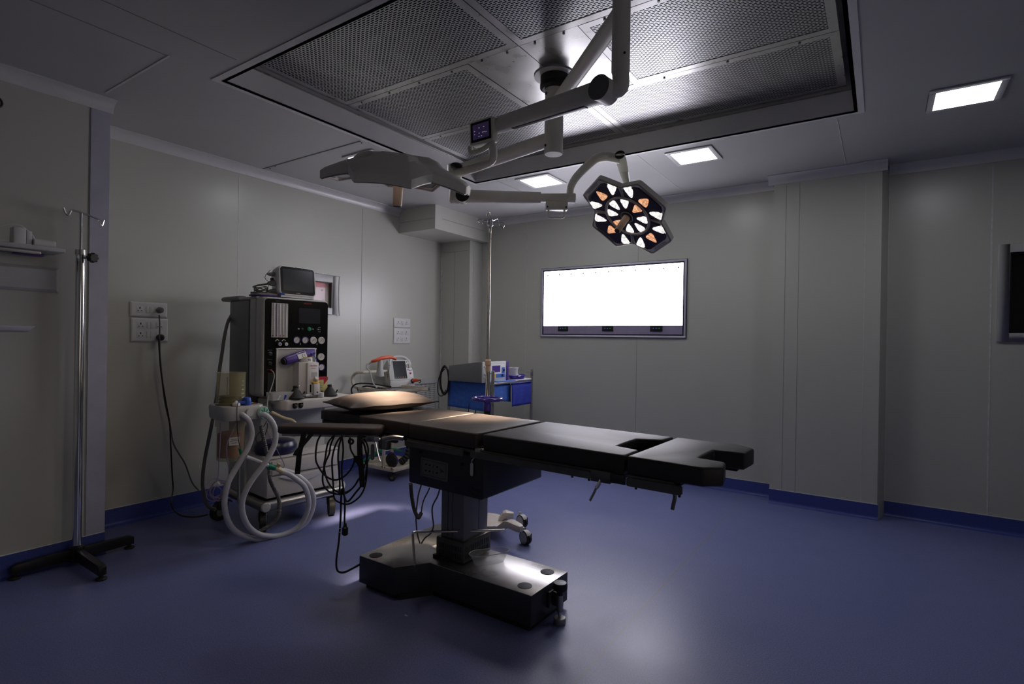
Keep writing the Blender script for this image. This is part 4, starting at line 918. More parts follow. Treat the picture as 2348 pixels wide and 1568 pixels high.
MB().tube([(-2.443, 1.969, 0.872), (-2.472, 1.950, 0.819), (-2.487, 1.939, 0.742), (-2.486, 1.940, 0.670), (-2.481, 1.943, 0.599), (-2.476, 1.946, 0.527), (-2.452, 1.963, 0.499), (-2.408, 1.992, 0.492), (-2.359, 2.025, 0.534), (-2.334, 2.042, 0.601), (-2.328, 2.047, 0.697)], 0.0048, 8).build('cord', 'cable', t)
MB().tube([(-2.392, 1.931, 0.883), (-2.407, 1.921, 0.826), (-2.412, 1.918, 0.756), (-2.405, 1.922, 0.674), (-2.402, 1.924, 0.615), (-2.403, 1.923, 0.557)], 0.0048, 8).build('cord', 'cable', t)
MB().tube([(-2.380, 1.915, 0.886), (-2.373, 1.920, 0.807), (-2.378, 1.917, 0.714), (-2.375, 1.918, 0.644), (-2.366, 1.924, 0.574), (-2.361, 1.927, 0.505), (-2.362, 1.926, 0.435), (-2.360, 1.928, 0.402)], 0.0048, 8).build('cord', 'cable', t)
pb = Vector((-2.359, 1.928, 0.379))
pl = MB().loft([[pb+Vector((x*w_, y*w_, z)) for x, y in rrect(1, 1, 0.3, 3)] for z, w_ in ((0.034, 0.012), (0.015, 0.018), (0.010, 0.030), (-0.024, 0.030), (-0.030, 0.022))]).build('plug', 'black', t)
for dz in (0.002, -0.018): MB().cyl(pb+Vector((-0.012, -0.004, dz)), pb+Vector((-0.032, -0.010, dz)), 0.0028, n=8).build('pin', 'chrome', pl)

# things lying on the table base
t = thing('kidney_dish', (-1.761, 2.433, 0.179), 'clear plastic kidney dish on the steel base of the operating table', 'dish')
KD = rz((-1.767, 2.429, 0.179), 57)
def kid(s_, z): 
    out = []
    for i in range(48):
        a = 2*PI*i/48; x = 0.112*math.cos(a); y = 0.056*math.sin(a); y += -0.30*(x*x)*10*0.30 + 0.012
        if math.sin(a) < 0: y += 0.0
        out.append(Vector((x*s_, (y + (0.022*math.exp(-(x/0.05)**2) if math.sin(a) > 0 else 0)*(-1.0))*s_, z)))
    return out
q = MB(KD); q.loft([kid(0.76, 0.0015), kid(0.86, 0.025), kid(1.0, 0.058), kid(1.045, 0.060), kid(1.045, 0.0575)], cap=False)
bt = [q.v(p) for p in kid(0.76, 0.0015)]; q.f(bt); q.build('bowl', 'clearp', t, angle=60)
MB(KD).tube(kid(1.045, 0.0595), 0.0022, 6, 0, True).build('rim', 'clearw', t)
t = tag(MB().tube([(-2.022, 2.122, 0.170), (-1.964, 2.050, 0.245), (-2.017, 2.087, 0.380), (-2.023, 2.095, 0.386), (-2.034, 2.123, 0.379), (-1.976, 2.259, 0.355), (-1.766, 2.570, 0.320)], 0.0062, 10, 0).build('bent_rod', 'steel'), 'thin bent steel rod lying across the table base behind the column', 'rod')
t = tag(MB().box(*[-1.985, -1.966, 2.002, 2.008, 0.0, 0.002], M=None).build('paper_scrap', 'paper'), 'tiny white scrap on the floor in front of the table base', 'scrap')

# ================================================================== anesthesia machine (local: a right along its front, b outwards, z up)
_th = R(6); MO = Vector((-3.636, 2.278, 0)); MU = Vector((math.sin(_th), math.cos(_th), 0)); MV = Vector((math.cos(_th), -math.sin(_th), 0))
MM = Matrix(((MU.x, MV.x, 0, MO.x), (MU.y, MV.y, 0, MO.y), (0, 0, 1, 0), (0, 0, 0, 1)))
def Mw(a, b, z): return MM @ Vector((a, b, z))
def mf(a, b, z): return fr(Mw(a, b, z), MU, (0, 0, 1))       # a plane parallel to the front, for panels and lettering
am = thing('anesthesia_machine', Mw(0.25, -0.3, 0), 'tall grey and white anesthesia machine with a black gauge panel, drawer and casters', 'anesthesia machine')
# base frame and casters
MB(MM).tube([(-0.02, -0.01, 0.185), (0.62, -0.01, 0.185)], 0.036, 14, 0).build('base_bar', 'steel2', am)
MB(MM).tube([(-0.02, 0.02, 0.185), (-0.02, -0.60, 0.185)], 0.036, 14, 0).build('base_bar', 'steel2', am)
MB(MM).lathe([(0.036, 0), (0.030, 0.012), (0, 0.016)], (-0.02, 0.02, 0.185), axis=(0, 1, 0), n=18).build('bar_end_cap', 'lgrey', am)
MB(MM).prism([(0.50, -0.14), (0.66, -0.12), (0.67, -0.06), (0.64, 0.0), (0.50, 0.0)], 0.195, 0.235).build('bumper', 'offw', am, bevel=0.012)
MB(MM).box(0.0, 0.60, -0.60, -0.02, 0.15, 0.20).build('base_plate', 'mgrey', am, bevel=0.01)
def caster(parent, c, r, wd, ang, m='rubber', fm='black', lever=True):
    # swivel caster: fork, wheel and brake pedal; c = wheel centre
    F = rz(c, ang); q = MB(F); q.lathe([(r, -wd/2+0.004), (r-0.004, -wd/2), (r*0.55, -wd/2), (r*0.5, -wd/2+0.004), (r*0.5, wd/2-0.004), (r*0.55, wd/2), (r-0.004, wd/2), (r, wd/2-0.004), (r, -wd/2+0.004)], axis=(0, 1, 0), n=26)
    o = q.build('caster', m, parent)
    q = MB(F); q.lathe([(r*0.52, -wd/2+0.003), (0, -wd/2+0.001)], axis=(0, 1, 0), n=20); q.lathe([(r*0.52, wd/2-0.003), (0, wd/2-0.001)], axis=(0, 1, 0), n=20); q.build('wheel_hub', 'mgrey', o)
    q = MB(F)
    q.loft([[(0.02+x*k, y*kk, z) for x, y in rrect(1, 1, 0.25, 3)] for z, k, kk in ((r*0.25, r*1.3, wd*1.35), (r*0.9, r*1.5, wd*1.4), (r*1.25, r*0.9, wd*1.2), (r*1.75, r*0.55, r*0.55))]); q.build('fork', fm, o)
    if lever: MB(F).loft([[(x0, y, z) for y, z in ((-wd*0.5, z0), (wd*0.5, z0), (wd*0.5, z0+0.008), (-wd*0.5, z0+0.008))] for x0, z0 in ((r*0.5, r*0.9), (r*1.2, r*1.0), (r*1.5, r*0.75))]).build('brake_pedal', fm, o)
    return o
caster(am, Mw(-0.02, -0.02, 0.066), 0.066, 0.045, 150); caster(am, Mw(0.52, -0.01, 0.066), 0.066, 0.045, 150)
caster(am, Mw(-0.12, -0.52, 0.066), 0.066, 0.045, 100); caster(am, Mw(0.52, -0.56, 0.066), 0.066, 0.045, 60)
# drawer unit
du = MB(MM).box(0.0, 0.585, -0.34, -0.012, 0.232, 0.528).build('drawer_unit', 'offw', am, bevel=0.012)
MB(MM).box(-0.02, 0.60, -0.62, -0.33, 0.20, 0.86).build('rear_housing', 'lgrey', am, bevel=0.015)
MB(MM).box(0.03, 0.565, -0.012, 0.004, 0.400, 0.500).build('drawer', 'offw', am, bevel=0.006)
MB(MM).loft([[(0.29+x, b, 0.378+z) for x, z in [(-0.20, 0.0)] + [(-0.20+0.4*i/10, -0.055*math.sin(PI*i/10)) for i in range(1, 10)] + [(0.20, 0.0)]] for b in (-0.012, 0.003)]).build('drawer_pull', 'white', am, bevel=0.002)
MB(MM).box(0.01, 0.575, -0.012, -0.0105, 0.388, 0.392).build('drawer_gap', 'mgrey', am)
MB(MM).box(0.006, 0.58, -0.02, -0.009, 0.512, 0.516).build('drawer_gap', 'mgrey', am)
# upright body behind the worktop
MB(MM).box(0.03, 0.56, -0.62, -0.18, 0.52, 0.90).build('lower_body', 'lgrey', am, bevel=0.012)
# worktop with two round pressure knobs in its front edge
MB(MM).prism([(0.055, -0.30), (0.085, 0.0), (0.115, 0.034), (0.60, 0.05), (0.70, 0.03), (0.70, -0.30)], 0.862, 0.942).build('worktop', 'offw', am, bevel=0.014, seg=3)
for a in (0.176, 0.222):
    p = MB().prism([(-0.019, 0.018), (0.019, 0.018), (0.019, -0.004)] + [(0.019*math.cos(R(t)), -0.004-0.019*math.sin(R(t))) for t in (20, 50, 90, 130, 160)] + [(-0.019, -0.004)], 0, 0.003, fr(Mw(a, 0.0425, 0.898), MU, (0, 0, 1))).build('gas_outlet_plate', 'ppanel', am, bevel=0.001)
    MB().lathe([(0.014, 0), (0.013, 0.008), (0.006, 0.012), (0, 0.012)], Mw(a, 0.046, 0.896), axis=MV, n=20).build('gas_outlet', 'rubber', p)
# rear cabinet, front bezel with the gloss black panel
MB(MM).box(-0.005, 0.53, -0.66, -0.33, 0.90, 1.682).build('rear_cabinet', 'mgrey', am, bevel=0.012)
MB(MM).box(-0.003, 0.525, -0.33, -0.20, 0.955, 1.700).build('front_cabinet', 'lgrey', am, bevel=0.03, seg=4)
q = MB()
q.loft([[Mw(0.262+x*k, b, 1.327+z*kz) for x, z in rrect(0.535, 0.745, 0.035, 5)] for k, kz, b in ((1.0, 1.0, -0.20), (1.0, 1.0, -0.13), (0.985, 0.99, -0.108), (0.965, 0.975, -0.102))]); q.build('bezel', 'lgrey', am)
PB = -0.1005
def rect_m(a0, a1, z0, z1): return (a1-a0, z1-z0, mf((a0+a1)/2, PB, (z0+z1)/2))
q = MB(mf(0.2655, PB, 1.325)); 
# panel as a frame around the niche (so the niche is a real recess)
NA0, NA1, NZ0, NZ1 = 0.100, 0.418, 0.955, 1.318
pan = MB()
outp = rrect(0.510, 0.718, 0.022, 5)
W_ = lambda x, y, d: Mw(0.2655+x, PB+d, 1.327+y)
def strip_box(a0, a1, z0, z1, m, nm, d0=0.0, d1=0.002, par=None): return MB(MM).box(a0, a1, PB+d0, PB+d1, z0, z1).build(nm, m, par or am)
pn_ = MB(MM)
top_poly = [(a, z) for a, z in [(0.0105, 1.318), (0.0105, 1.665), (0.016, 1.678), (0.030, 1.685), (0.500, 1.685), (0.514, 1.678), (0.520, 1.665), (0.520, 1.318)]]
pn_.loft([[(a, PB+d, z) for a, z in top_poly] for d in (0, 0.003)])
pn_.box(0.0105, NA0, PB, PB+0.003, 0.968, 1.318); pn_.box(NA1, 0.520, PB, PB+0.003, 0.968, 1.318)
gp = pn_.build('gauge_panel', 'ppanel', am)
# niche
nq = MB(MM); nq.box(NA0+0.004, NA1-0.004, -0.36, -0.355, 0.945, 1.314); nq.box(NA0, NA0+0.006, -0.36, PB+0.002, 0.945, NZ1); nq.box(NA1-0.006, NA1, -0.36, PB+0.002, 0.945, NZ1); nq.box(NA0, NA1, -0.36, PB+0.002, NZ1-0.006, NZ1)
nq.build('niche', 'lgrey', am)
fr_pts = [(NA0+0.003, 0.96), (NA0+0.003, NZ1-0.03), (NA0+0.008, NZ1-0.012), (NA0+0.02, NZ1-0.003), (NA1-0.02, NZ1-0.003), (NA1-0.008, NZ1-0.012), (NA1-0.003, NZ1-0.03), (NA1-0.003, 0.96)]
MB(MM).tube([(a, PB+0.004, z) for a, z in fr_pts], 0.0055, 8, 3).build('niche_rim', 'white', am)
# flow meter tubes
fm_ = strip_box(0.057, 0.184, 1.400, 1.655, 'lgrey', 'flow_meter', 0.003, 0.008, gp)
for a, m in ((0.075, 'white'), (0.097, 'violet'), (0.120, 'white'), (0.145, 'lgrey'), (0.168, 'paper')):
    MB(MM).cyl((a, PB+0.010, 1.405), (a, PB+0.010, 1.650), 0.0045, n=10).build('flow_tube', 'clearw' if m != 'violet' else 'lavender', fm_)
for a in (0.068, 0.094, 0.125, 0.150): MB(MM).ball((a, PB+0.011, 1.413), 0.005, n=10).build('float', 'violet' if a < 0.08 else 'red', fm_)
for k in range(12): MB(MM).box(0.062, 0.070, PB+0.008, PB+0.0085, 1.43+0.0165*k, 1.432+0.0165*k).build('scale_mark', 'mgrey', fm_)
# small display, lettering, keys and gauges
strip_box(0.272, 0.452, 1.512, 1.628, 'screen', 'display', 0.003, 0.0045, gp)
text('maker_mark', 'MEDION', 0.017, mf(0.345, PB+0.0035, 1.6645), 'red', gp)
text('maker_mark', 'AIRMED', 0.009, mf(0.105, PB+0.0035, 1.671), 'mgrey', gp)
for a, rr, m in ((0.270, 0.006, 'lgrey'), (0.300, 0.009, 'rubber'), (0.358, 0.017, 'gdial'), (0.388, 0.005, 'lgrey'), (0.43, 0.006, 'mgrey')):
    MB(MM).lathe([(rr, 0), (rr*0.9, 0.008), (rr*0.5, 0.010), (0, 0.010)], (a, PB+0.003, 1.468), axis=(0, 1, 0), n=18).build('key', m, gp)
for a in (0.440, 0.452):
    for z in (1.482, 1.466, 1.449): strip_box(a-0.003, a+0.003, z-0.002, z+0.002, 'lgrey', 'key_legend', 0.003, 0.004, gp)
def gauge(a, z, rr, rimm):
    g = MB(MM).lathe([(rr, 0), (rr, 0.008), (rr*0.86, 0.010), (rr*0.84, 0.006), (0, 0.006)], (a, PB+0.003, z), axis=(0, 1, 0), n=28).build('gauge', rimm, gp)
    MB(MM).lathe([(rr*0.82, 0.0062), (0, 0.0066)], (a, PB+0.003, z), axis=(0, 1, 0), n=24).build('dial', 'paper', g)
    MB(MM).tube([(a-rr*0.4, PB+0.0105, z-rr*0.42), (a+rr*0.25, PB+0.0105, z+rr*0.3)], 0.0011, 5, 0).build('needle', 'black', g)
for a, z, m in ((0.255, 1.381, 'violet'), (0.324, 1.381, 'violet'), (0.394, 1.381, 'white'), (0.463, 1.381, 'white'), (0.462, 1.251, 'white'), (0.466, 1.168, 'violet')): gauge(a, z, 0.0275, m)
for a in (0.289, 0.428): strip_box(a-0.002, a+0.002, 1.345, 1.36, 'paper', 'gauge_legend', 0.003, 0.004, gp)
for a, m in ((0.112, 'blue'), (0.162, 'lgrey')):
    k = MB(MM).lathe([(0.017, 0), (0.016, 0.018), (0.013, 0.020), (0, 0.020)], (a, PB+0.003, 1.352), axis=(0, 1, 0), n=20).build('flow_knob', 'black', gp)
    MB(MM).lathe([(0.0125, 0.020), (0.0125, 0.024), (0, 0.024)], (a+0.004, PB+0.003, 1.350), axis=(0, 1, 0), n=18).build('knob_cap', 'white', k)
    MB(MM).lathe([(0.006, 0.024), (0.006, 0.026), (0, 0.026)], (a+0.004, PB+0.003, 1.350), axis=(0, 1, 0), n=14).build('knob_dot', m, k)
    MB(MM).tube([(a-0.022, PB+0.004, 1.372), (a-0.008, PB+0.004, 1.384), (a+0.006, PB+0.004, 1.376)], 0.003, 6).build('flow_arrow', 'white', gp)
for z in (1.276, 1.204):
    k = MB(MM).lathe([(0.017, 0), (0.016, 0.006), (0.010, 0.012), (0, 0.012)], (0.050, PB+0.003, z), axis=(0, 1, 0), n=20).build('selector', 'rubber', gp)
    MB(MM).tube([(0.050+0.015*math.cos(R(t)), PB+0.010, z+0.015*math.sin(R(t))) for t in (10, 50, 90, 130)], 0.0012, 5).build('selector_mark', 'lgrey', k)
for z in (1.305, 1.235, 1.163): strip_box(0.032, 0.068, z-0.001, z+0.001, 'mgrey', 'legend', 0.003, 0.0035, gp)
strip_box(0.035, 0.085, 0.985, 1.140, 'rubber', 'slot_cover', 0.003, 0.006, gp)
# top: push handle at the back left and lid
MB(MM).box(-0.006, 0.53, -0.66, -0.20, 1.682, 1.706).build('lid', 'lgrey', am, bevel=0.012, seg=3)
MB(MM).loft([[(a, b, 1.706+z) for a, z in rrect(0.05, 0.030, 0.012, 4)] for b, a in ()] or [[(0.02+x*k, b, 1.700+z*k) for x, z in rrect(0.075, 0.038, 0.016, 4)] for b, k in ((-0.50, 1.0), (-0.78, 0.98), (-0.815, 0.7))]).build('push_handle', 'mgrey', am)
MB(MM).loft([[(a, b+dx, 1.700+z) for dx, z in rrect(0.07, 0.036, 0.015, 4)] for a, b in ((0.02, -0.775), (0.50, -0.775))]).build('push_handle', 'mgrey', am)

# --- absorber head with bellows, canister and hose ports (left of the machine)
ab = MB(MM); ab.loft([[(-0.232+x, 0.01+y, z) for x, y in rrect(0.275*k, 0.30*k, 0.06, 6)] for z, k in ((0.845, 0.94), (0.86, 0.98), (0.925, 1.0), (0.938, 0.97))]); ab = ab.build('absorber_head', 'lgrey', am)
MB(MM).tube([(-0.09, -0.05, 0.89), (0.05, -0.10, 0.89)], 0.035, 10, 0).build('swing_arm', 'mgrey', ab)
MB(MM).lathe([(0.096, 0.938), (0.096, 0.950), (0.088, 0.952), (0.088, 1.150), (0.094, 1.152), (0.094, 1.158), (0.0, 1.160)], (-0.262, 0.0, 0), n=36).build('bellows_dome', 'amberg', ab)
MB(MM).lathe([(0.07, 0.945), (0.078, 0.955), (0.066, 0.965), (0.078, 0.975), (0.066, 0.985), (0.076, 0.998), (0.0, 1.0)], (-0.262, 0.0, 0), n=30).build('bellows', 'rubber', ab)
MB(MM).cyl((-0.30, 0.03, 0.945), (-0.30, 0.03, 1.13), 0.004, n=8).build('guide_rod', 'chrome', ab)
fs = fr(Mw(-0.262, 0.0, 0), MU, (0, 0, 1))
for i, s_ in enumerate(('300', '600', '900', '1200', '1500')):
    a_ = R(62); text('scale_number', s_, 0.014, fr(Mw(-0.262+0.090*math.cos(R(90-28)), 0.090*math.sin(R(62)), 1.10-0.028*i), MU*math.sin(R(62)) - MV*math.cos(R(62)), (0, 0, 1)), 'white', ab)
cn = MB(MM).lathe([(0.0, 0.565), (0.084, 0.565), (0.086, 0.575), (0.086, 0.79), (0.097, 0.795), (0.097, 0.845), (0.0, 0.846)], (-0.262, 0.0, 0), n=34).build('canister', 'amberg', ab)
MB(MM).lathe([(0.0, 0.588), (0.080, 0.588), (0.080, 0.742), (0.070, 0.750), (0.0, 0.750)], (-0.262, 0.0, 0), n=30).build('absorbent_granules', 'beads', cn)
lm_ = fr(Mw(-0.262+0.0868*math.cos(R(98)), 0.0868*math.sin(R(98)), 0.700), MU*math.sin(R(98)) - MV*math.cos(R(98)), (0, 0, 1))
MB(lm_).prism(rrect(0.066, 0.054, 0.002), 0, 0.0008).build('paper_label', 'paper', cn)
for j, (wd, z) in enumerate(((0.042, 0.014), (0.05, 0.003), (0.036, -0.012))): MB(lm_).prism(rrect(wd, 0.004, 0.001), 0.0008, 0.0012, Matrix.Translation((0, z, 0))).build('label_writing', 'mgrey', cn)
MB(MM).lathe([(0.032, 0.938), (0.032, 0.942), (0, 0.942)], (-0.275, 0.11, 0), n=20).build('gasket', 'brown', ab)
MB(MM).lathe([(0.026, 0.942), (0.024, 0.958), (0.012, 0.962), (0.006, 0.974), (0, 0.974)], (-0.275, 0.11, 0), n=20).build('relief_valve', 'white', ab)
MB(MM).lathe([(0.030, 0.938), (0.030, 0.942), (0, 0.942)], (-0.14, 0.06, 0), n=20).build('gasket', 'brown', ab)
bc = MB(MM).lathe([(0.028, 0.940), (0.028, 0.962), (0.025, 0.985), (0.021, 0.990), (0, 0.990)], (-0.20, 0.10, 0), n=24).build('valve_cap', 'blue', ab)
MB(MM).box(-0.262, -0.21, 0.08, 0.12, 0.950, 0.968).build('cap_tab', 'blue', bc, bevel=0.004)
gf = MB(MM).lathe([(0.042, 0), (0.044, 0.008), (0.044, 0.018), (0.040, 0.024), (0.0, 0.024)], (-0.120, 0.150, 0.882), axis=(0.25, 1, 0.1), n=30).build('breathing_filter', 'mint', ab)
MB(MM).torus((-0.116, 0.164, 0.883), (0.25, 1, 0.1), 0.042, 0.005).build('filter_rim', 'lgrey', gf)
for k in range(8):
    a_ = 2*PI*k/8; c = fr(Mw(-0.113, 0.175, 0.8835), MU, (0, 0, 1)); MB(c).box(0.008, 0.036, -0.0015, 0.0015, -0.001, 0.003, Matrix.Rotation(a_, 4, 'Z')).build('filter_spoke', 'green', gf)
MB(MM).lathe([(0.027, 0), (0.026, 0.03), (0.0, 0.03)], (-0.215, 0.145, 0.895), axis=(0.2, 1, 0), n=22).build('hose_port', 'lgrey', ab)
MB(MM).tube([(-0.19, -0.03, 0.57), (-0.19, -0.03, 0.25)], 0.010, 8, 0).build('support_pole', 'mgrey', am)
MB(MM).tube([(0.010, 0.020, 0.863), (0.101, 0.020, 0.813), (0.170, 0.030, 0.785), (0.212, 0.030, 0.716), (0.185, 0.030, 0.677), (0.119, 0.020, 0.703)], 0.012, 10).build('overflow_tube', 'ytub', am)

# breathing hoses hanging in a loop to the floor and back up to the y piece
bh = thing('breathing_hoses', Mw(-0.1, 0.16, 0), 'pair of frosted white breathing hoses looping from the machine down to the floor', 'hoses')
def hpath(pts, b0): return pts
MB(MM).tube([(-0.259, 0.150, 0.885), (-0.247, 0.170, 0.874), (-0.217, 0.180, 0.832), (-0.201, 0.180, 0.751), (-0.218, 0.180, 0.681), (-0.259, 0.180, 0.605), (-0.302, 0.170, 0.527), (-0.342, 0.170, 0.458), (-0.358, 0.160, 0.371), (-0.360, 0.160, 0.295), (-0.336, 0.150, 0.202), (-0.286, 0.140, 0.118), (-0.203, 0.135, 0.052), (-0.099, 0.130, 0.007), (0.018, 0.130, -0.011), (0.132, 0.135, 0.004), (0.223, 0.140, 0.049), (0.259, 0.160, 0.138), (0.256, 0.180, 0.229), (0.218, 0.190, 0.318), (0.150, 0.190, 0.394), (0.082, 0.180, 0.445), (0.007, 0.170, 0.472)], 0.0185, 12, 5).build('hose', 'hose', bh)
MB(MM).tube([(-0.143, 0.170, 0.873), (-0.127, 0.200, 0.875), (-0.101, 0.220, 0.850), (-0.075, 0.230, 0.801), (-0.062, 0.230, 0.740), (-0.067, 0.230, 0.676), (-0.096, 0.230, 0.612), (-0.144, 0.220, 0.532), (-0.197, 0.210, 0.464), (-0.237, 0.200, 0.397), (-0.260, 0.190, 0.322), (-0.254, 0.180, 0.238), (-0.212, 0.165, 0.140), (-0.144, 0.160, 0.066), (-0.057, 0.155, 0.024), (0.035, 0.160, 0.010), (0.126, 0.170, 0.032), (0.183, 0.180, 0.087), (0.205, 0.200, 0.178), (0.194, 0.210, 0.261), (0.163, 0.210, 0.339), (0.106, 0.210, 0.396), (0.046, 0.200, 0.445), (-0.003, 0.190, 0.468)], 0.0185, 12, 5).build('hose', 'hose', bh)
MB(MM).tube([(-0.246, 0.200, 0.609), (-0.180, 0.190, 0.574), (-0.115, 0.190, 0.537), (-0.069, 0.190, 0.512)], 0.014, 10).build('hose', 'hose', bh)
yp = MB(MM).tube([(-0.093, 0.190, 0.522), (-0.044, 0.190, 0.499)], 0.0185, 14, 0).build('connector', 'green', bh)
MB(MM).tube([(-0.050, 0.190, 0.503), (0.007, 0.200, 0.464)], 0.014, 12, 0).build('y_piece', 'ytub', bh)
MB(MM).tube([(-0.050, 0.190, 0.503), (0.011, 0.180, 0.476)], 0.014, 12, 0).build('y_piece', 'ytub', bh)
MB(MM).lathe([(0.012, 0), (0.012, 0.02), (0.015, 0.022), (0.015, 0.03), (0, 0.03)], (-0.026, 0.190, 0.499), axis=(0.4, 0.3, 1), n=14).build('port_cap', 'ytub', bh)
# corrugated grey hose
def corr(P, r, amp, pitch, n=10):
    P = crom(P, 30); L_ = [0]
    for a_, b_ in zip(P, P[1:]): L_.append(L_[-1]+(b_-a_).length)
    return MB(MM).tube(P, lambda k: r + amp*math.sin(2*PI*k*L_[-1]/pitch), n, 0)
t = thing('corrugated_hose', Mw(-0.05, 0.12, 0), 'thin grey corrugated hose curving down to the floor inside the white hoses', 'hose')
corr([(-0.093, 0.080, 0.787), (-0.073, 0.080, 0.693), (-0.047, 0.080, 0.583), (-0.030, 0.080, 0.472), (-0.023, 0.080, 0.400), (0.007, 0.080, 0.327), (0.040, 0.080, 0.258), (0.050, 0.080, 0.193), (0.042, 0.080, 0.127), (0.001, 0.080, 0.080), (-0.063, 0.090, 0.062), (-0.131, 0.100, 0.045), (-0.186, 0.110, 0.038)], 0.013, 0.0022, 0.011).build('hose', 'gcable', t)
t = thing('gas_hose', Mw(-0.3, -0.4, 0), 'grey gas supply hose arching down behind the bellows to the rear wheel', 'hose')
MB(MM).tube([(0.020, -0.681, 1.574), (-0.040, -0.607, 1.508), (-0.080, -0.562, 1.405), (-0.100, -0.555, 1.271), (-0.120, -0.549, 1.137), (-0.160, -0.482, 0.978), (-0.200, -0.438, 0.822), (-0.220, -0.459, 0.660), (-0.240, -0.480, 0.498), (-0.250, -0.489, 0.369), (-0.250, -0.486, 0.273), (-0.240, -0.469, 0.183), (-0.220, -0.441, 0.136), (-0.200, -0.383, 0.128)], 0.0125, 10).build('hose', 'gcable', t)
# oxygen mask tubing bundle hanging low on the left
t = thing('oxygen_tubing', Mw(-0.3, 0.1, 0.1), 'tangled coil of thin violet clear tubing with a white connector hanging by the rear wheel', 'tubing')
MB(MM).tube([(-0.376, 0.120, 0.850), (-0.377, 0.120, 0.722), (-0.383, 0.120, 0.581), (-0.387, 0.120, 0.497), (-0.397, 0.120, 0.456)], 0.004, 7).build('tube', 'tubing', t)
MB(MM).tube([(-0.286, 0.150, 0.836), (-0.317, 0.160, 0.777), (-0.349, 0.160, 0.710), (-0.351, 0.160, 0.625), (-0.332, 0.150, 0.535), (-0.330, 0.140, 0.467), (-0.347, 0.130, 0.429)], 0.004, 7).build('tube', 'tubing', t)
rnd = random.Random(3)
for k in range(6):
    c = Vector((-0.394, 0.120, 0.402)) + Vector((rnd.uniform(-0.02, 0.03), rnd.uniform(-0.02, 0.02), rnd.uniform(-0.03, 0.02)))
    MB(MM).torus(c, (rnd.uniform(-0.6, 0.6), 1, rnd.uniform(-0.6, 0.6)), rnd.uniform(0.035, 0.06), 0.0035, 22, 6).build('tube', 'tubing', t)
MB(MM).lathe([(0.010, 0), (0.014, 0.012), (0.014, 0.03), (0, 0.032)], (-0.415, 0.140, 0.441), axis=(0.6, 0.5, 0.5), n=14).build('connector', 'white', t)
# thin black sampling line
t = thing('sampling_line', Mw(-0.25, 0.15, 0.6), 'thin black sampling line with a green tip hanging from the bellows unit', 'cable')
MB(MM).tube([(-0.260, 0.130, 0.994), (-0.291, 0.165, 0.947), (-0.297, 0.175, 0.877), (-0.293, 0.175, 0.790), (-0.282, 0.170, 0.717), (-0.265, 0.165, 0.650)], 0.0026, 6).build('line', 'cable', t)
MB(MM).cyl((-0.271, 0.165, 0.663), (-0.262, 0.165, 0.621), 0.009, n=12).build('tip', 'green', t)
t = thing('thin_cable', Mw(0.0, 0.02, 0.6), 'thin black cable in loose loops behind the white hoses', 'cable')
MB(MM).tube([(-0.026, 0.030, 0.805), (-0.063, 0.030, 0.747), (-0.099, 0.030, 0.705), (-0.099, 0.030, 0.669), (-0.077, 0.030, 0.660), (-0.049, 0.030, 0.687), (-0.025, 0.030, 0.743), (-0.023, 0.030, 0.789)], 0.003, 6).build('cord', 'cable', t)
t = thing('clear_line', Mw(0.1, 0.08, 0.6), 'thin violet line hanging over the drawer with a hooked end', 'tubing')
MB(MM).tube([(-0.024, 0.020, 0.741), (0.007, 0.030, 0.667), (0.044, 0.030, 0.600), (0.074, 0.030, 0.542), (0.097, 0.030, 0.497), (0.108, 0.030, 0.463), (0.095, 0.030, 0.453)], 0.0035, 7).build('tube', 'tubing', t)
# long line lying from the panel down over the worktop edge
t = thing('sensor_line', Mw(0.08, -0.08, 0.95), 'silvery sensor line from a socket in the black panel down over the worktop', 'cable')
MB(MM).tube([(0.056, -0.090, 1.157), (0.068, -0.075, 1.144), (0.073, -0.070, 1.115), (0.059, -0.060, 1.071), (0.038, -0.050, 1.022), (0.013, -0.030, 0.974), (-0.010, -0.000, 0.925), (-0.022, 0.020, 0.819)], 0.0038, 7).build('line', 'lgrey', t)
MB(MM).lathe([(0.006, 0), (0.007, 0.02), (0, 0.02)], (0.053, -0.097, 1.160), axis=(0, 1, 0), n=12).build('plug', 'red', t)

# cushion on the drawer unit
t = tag(MB(MM).loft([[(0.14+0.155*s_*math.cos(2*PI*i/36), -0.165+0.145*s_*math.sin(2*PI*i/36), z) for i in range(36)] for s_, z in ((0.6, 0.53), (0.93, 0.535), (1.0, 0.556), (0.98, 0.590), (0.86, 0.618), (0.6, 0.632), (0.25, 0.637), (0.01, 0.638))]).build('round_cushion', 'cushion'), 'glossy navy blue round cushion lying on the white drawer unit', 'cushion')

# ---- things on the machine
MS = fr(Mw(0.300, -0.155, 1.715), MU, (0, 0, 1)) @ Matrix.Rotation(R(-6), 4, 'X') @ Matrix.Rotation(R(3), 4, 'Y')
t = thing('patient_monitor', Mw(0.30, -0.25, 1.706), 'white patient monitor with a dark screen on top of the anesthesia machine', 'monitor')
q = MB(MS); q.loft([[(x*k, 0.122+y*kk, z) for x, y in rrect(0.315, 0.232, 0.035, 6)] for k, kk, z in ((0.80, 0.80, -0.16), (0.90, 0.92, -0.12), (1.0, 1.0, -0.03), (1.0, 1.0, -0.008), (0.97, 0.96, 0.0))]); q.build('housing', 'white', t)
q = MB(MS); q.prism([(x, 0.124+y) for x, y in rrect(0.286, 0.210, 0.022, 6)], 0.0, 0.003); bz = q.build('bezel', 'ppanel', t)
MB(MS).prism([(x, 0.128+y) for x, y in rrect(0.252, 0.168, 0.003)], 0.003, 0.004).build('screen', 'screen', bz)
MB(MS).prism([(x, 0.228+y) for x, y in rrect(0.05, 0.006, 0.002)], 0.003, 0.006).build('alarm_bar', 'rubber', bz)
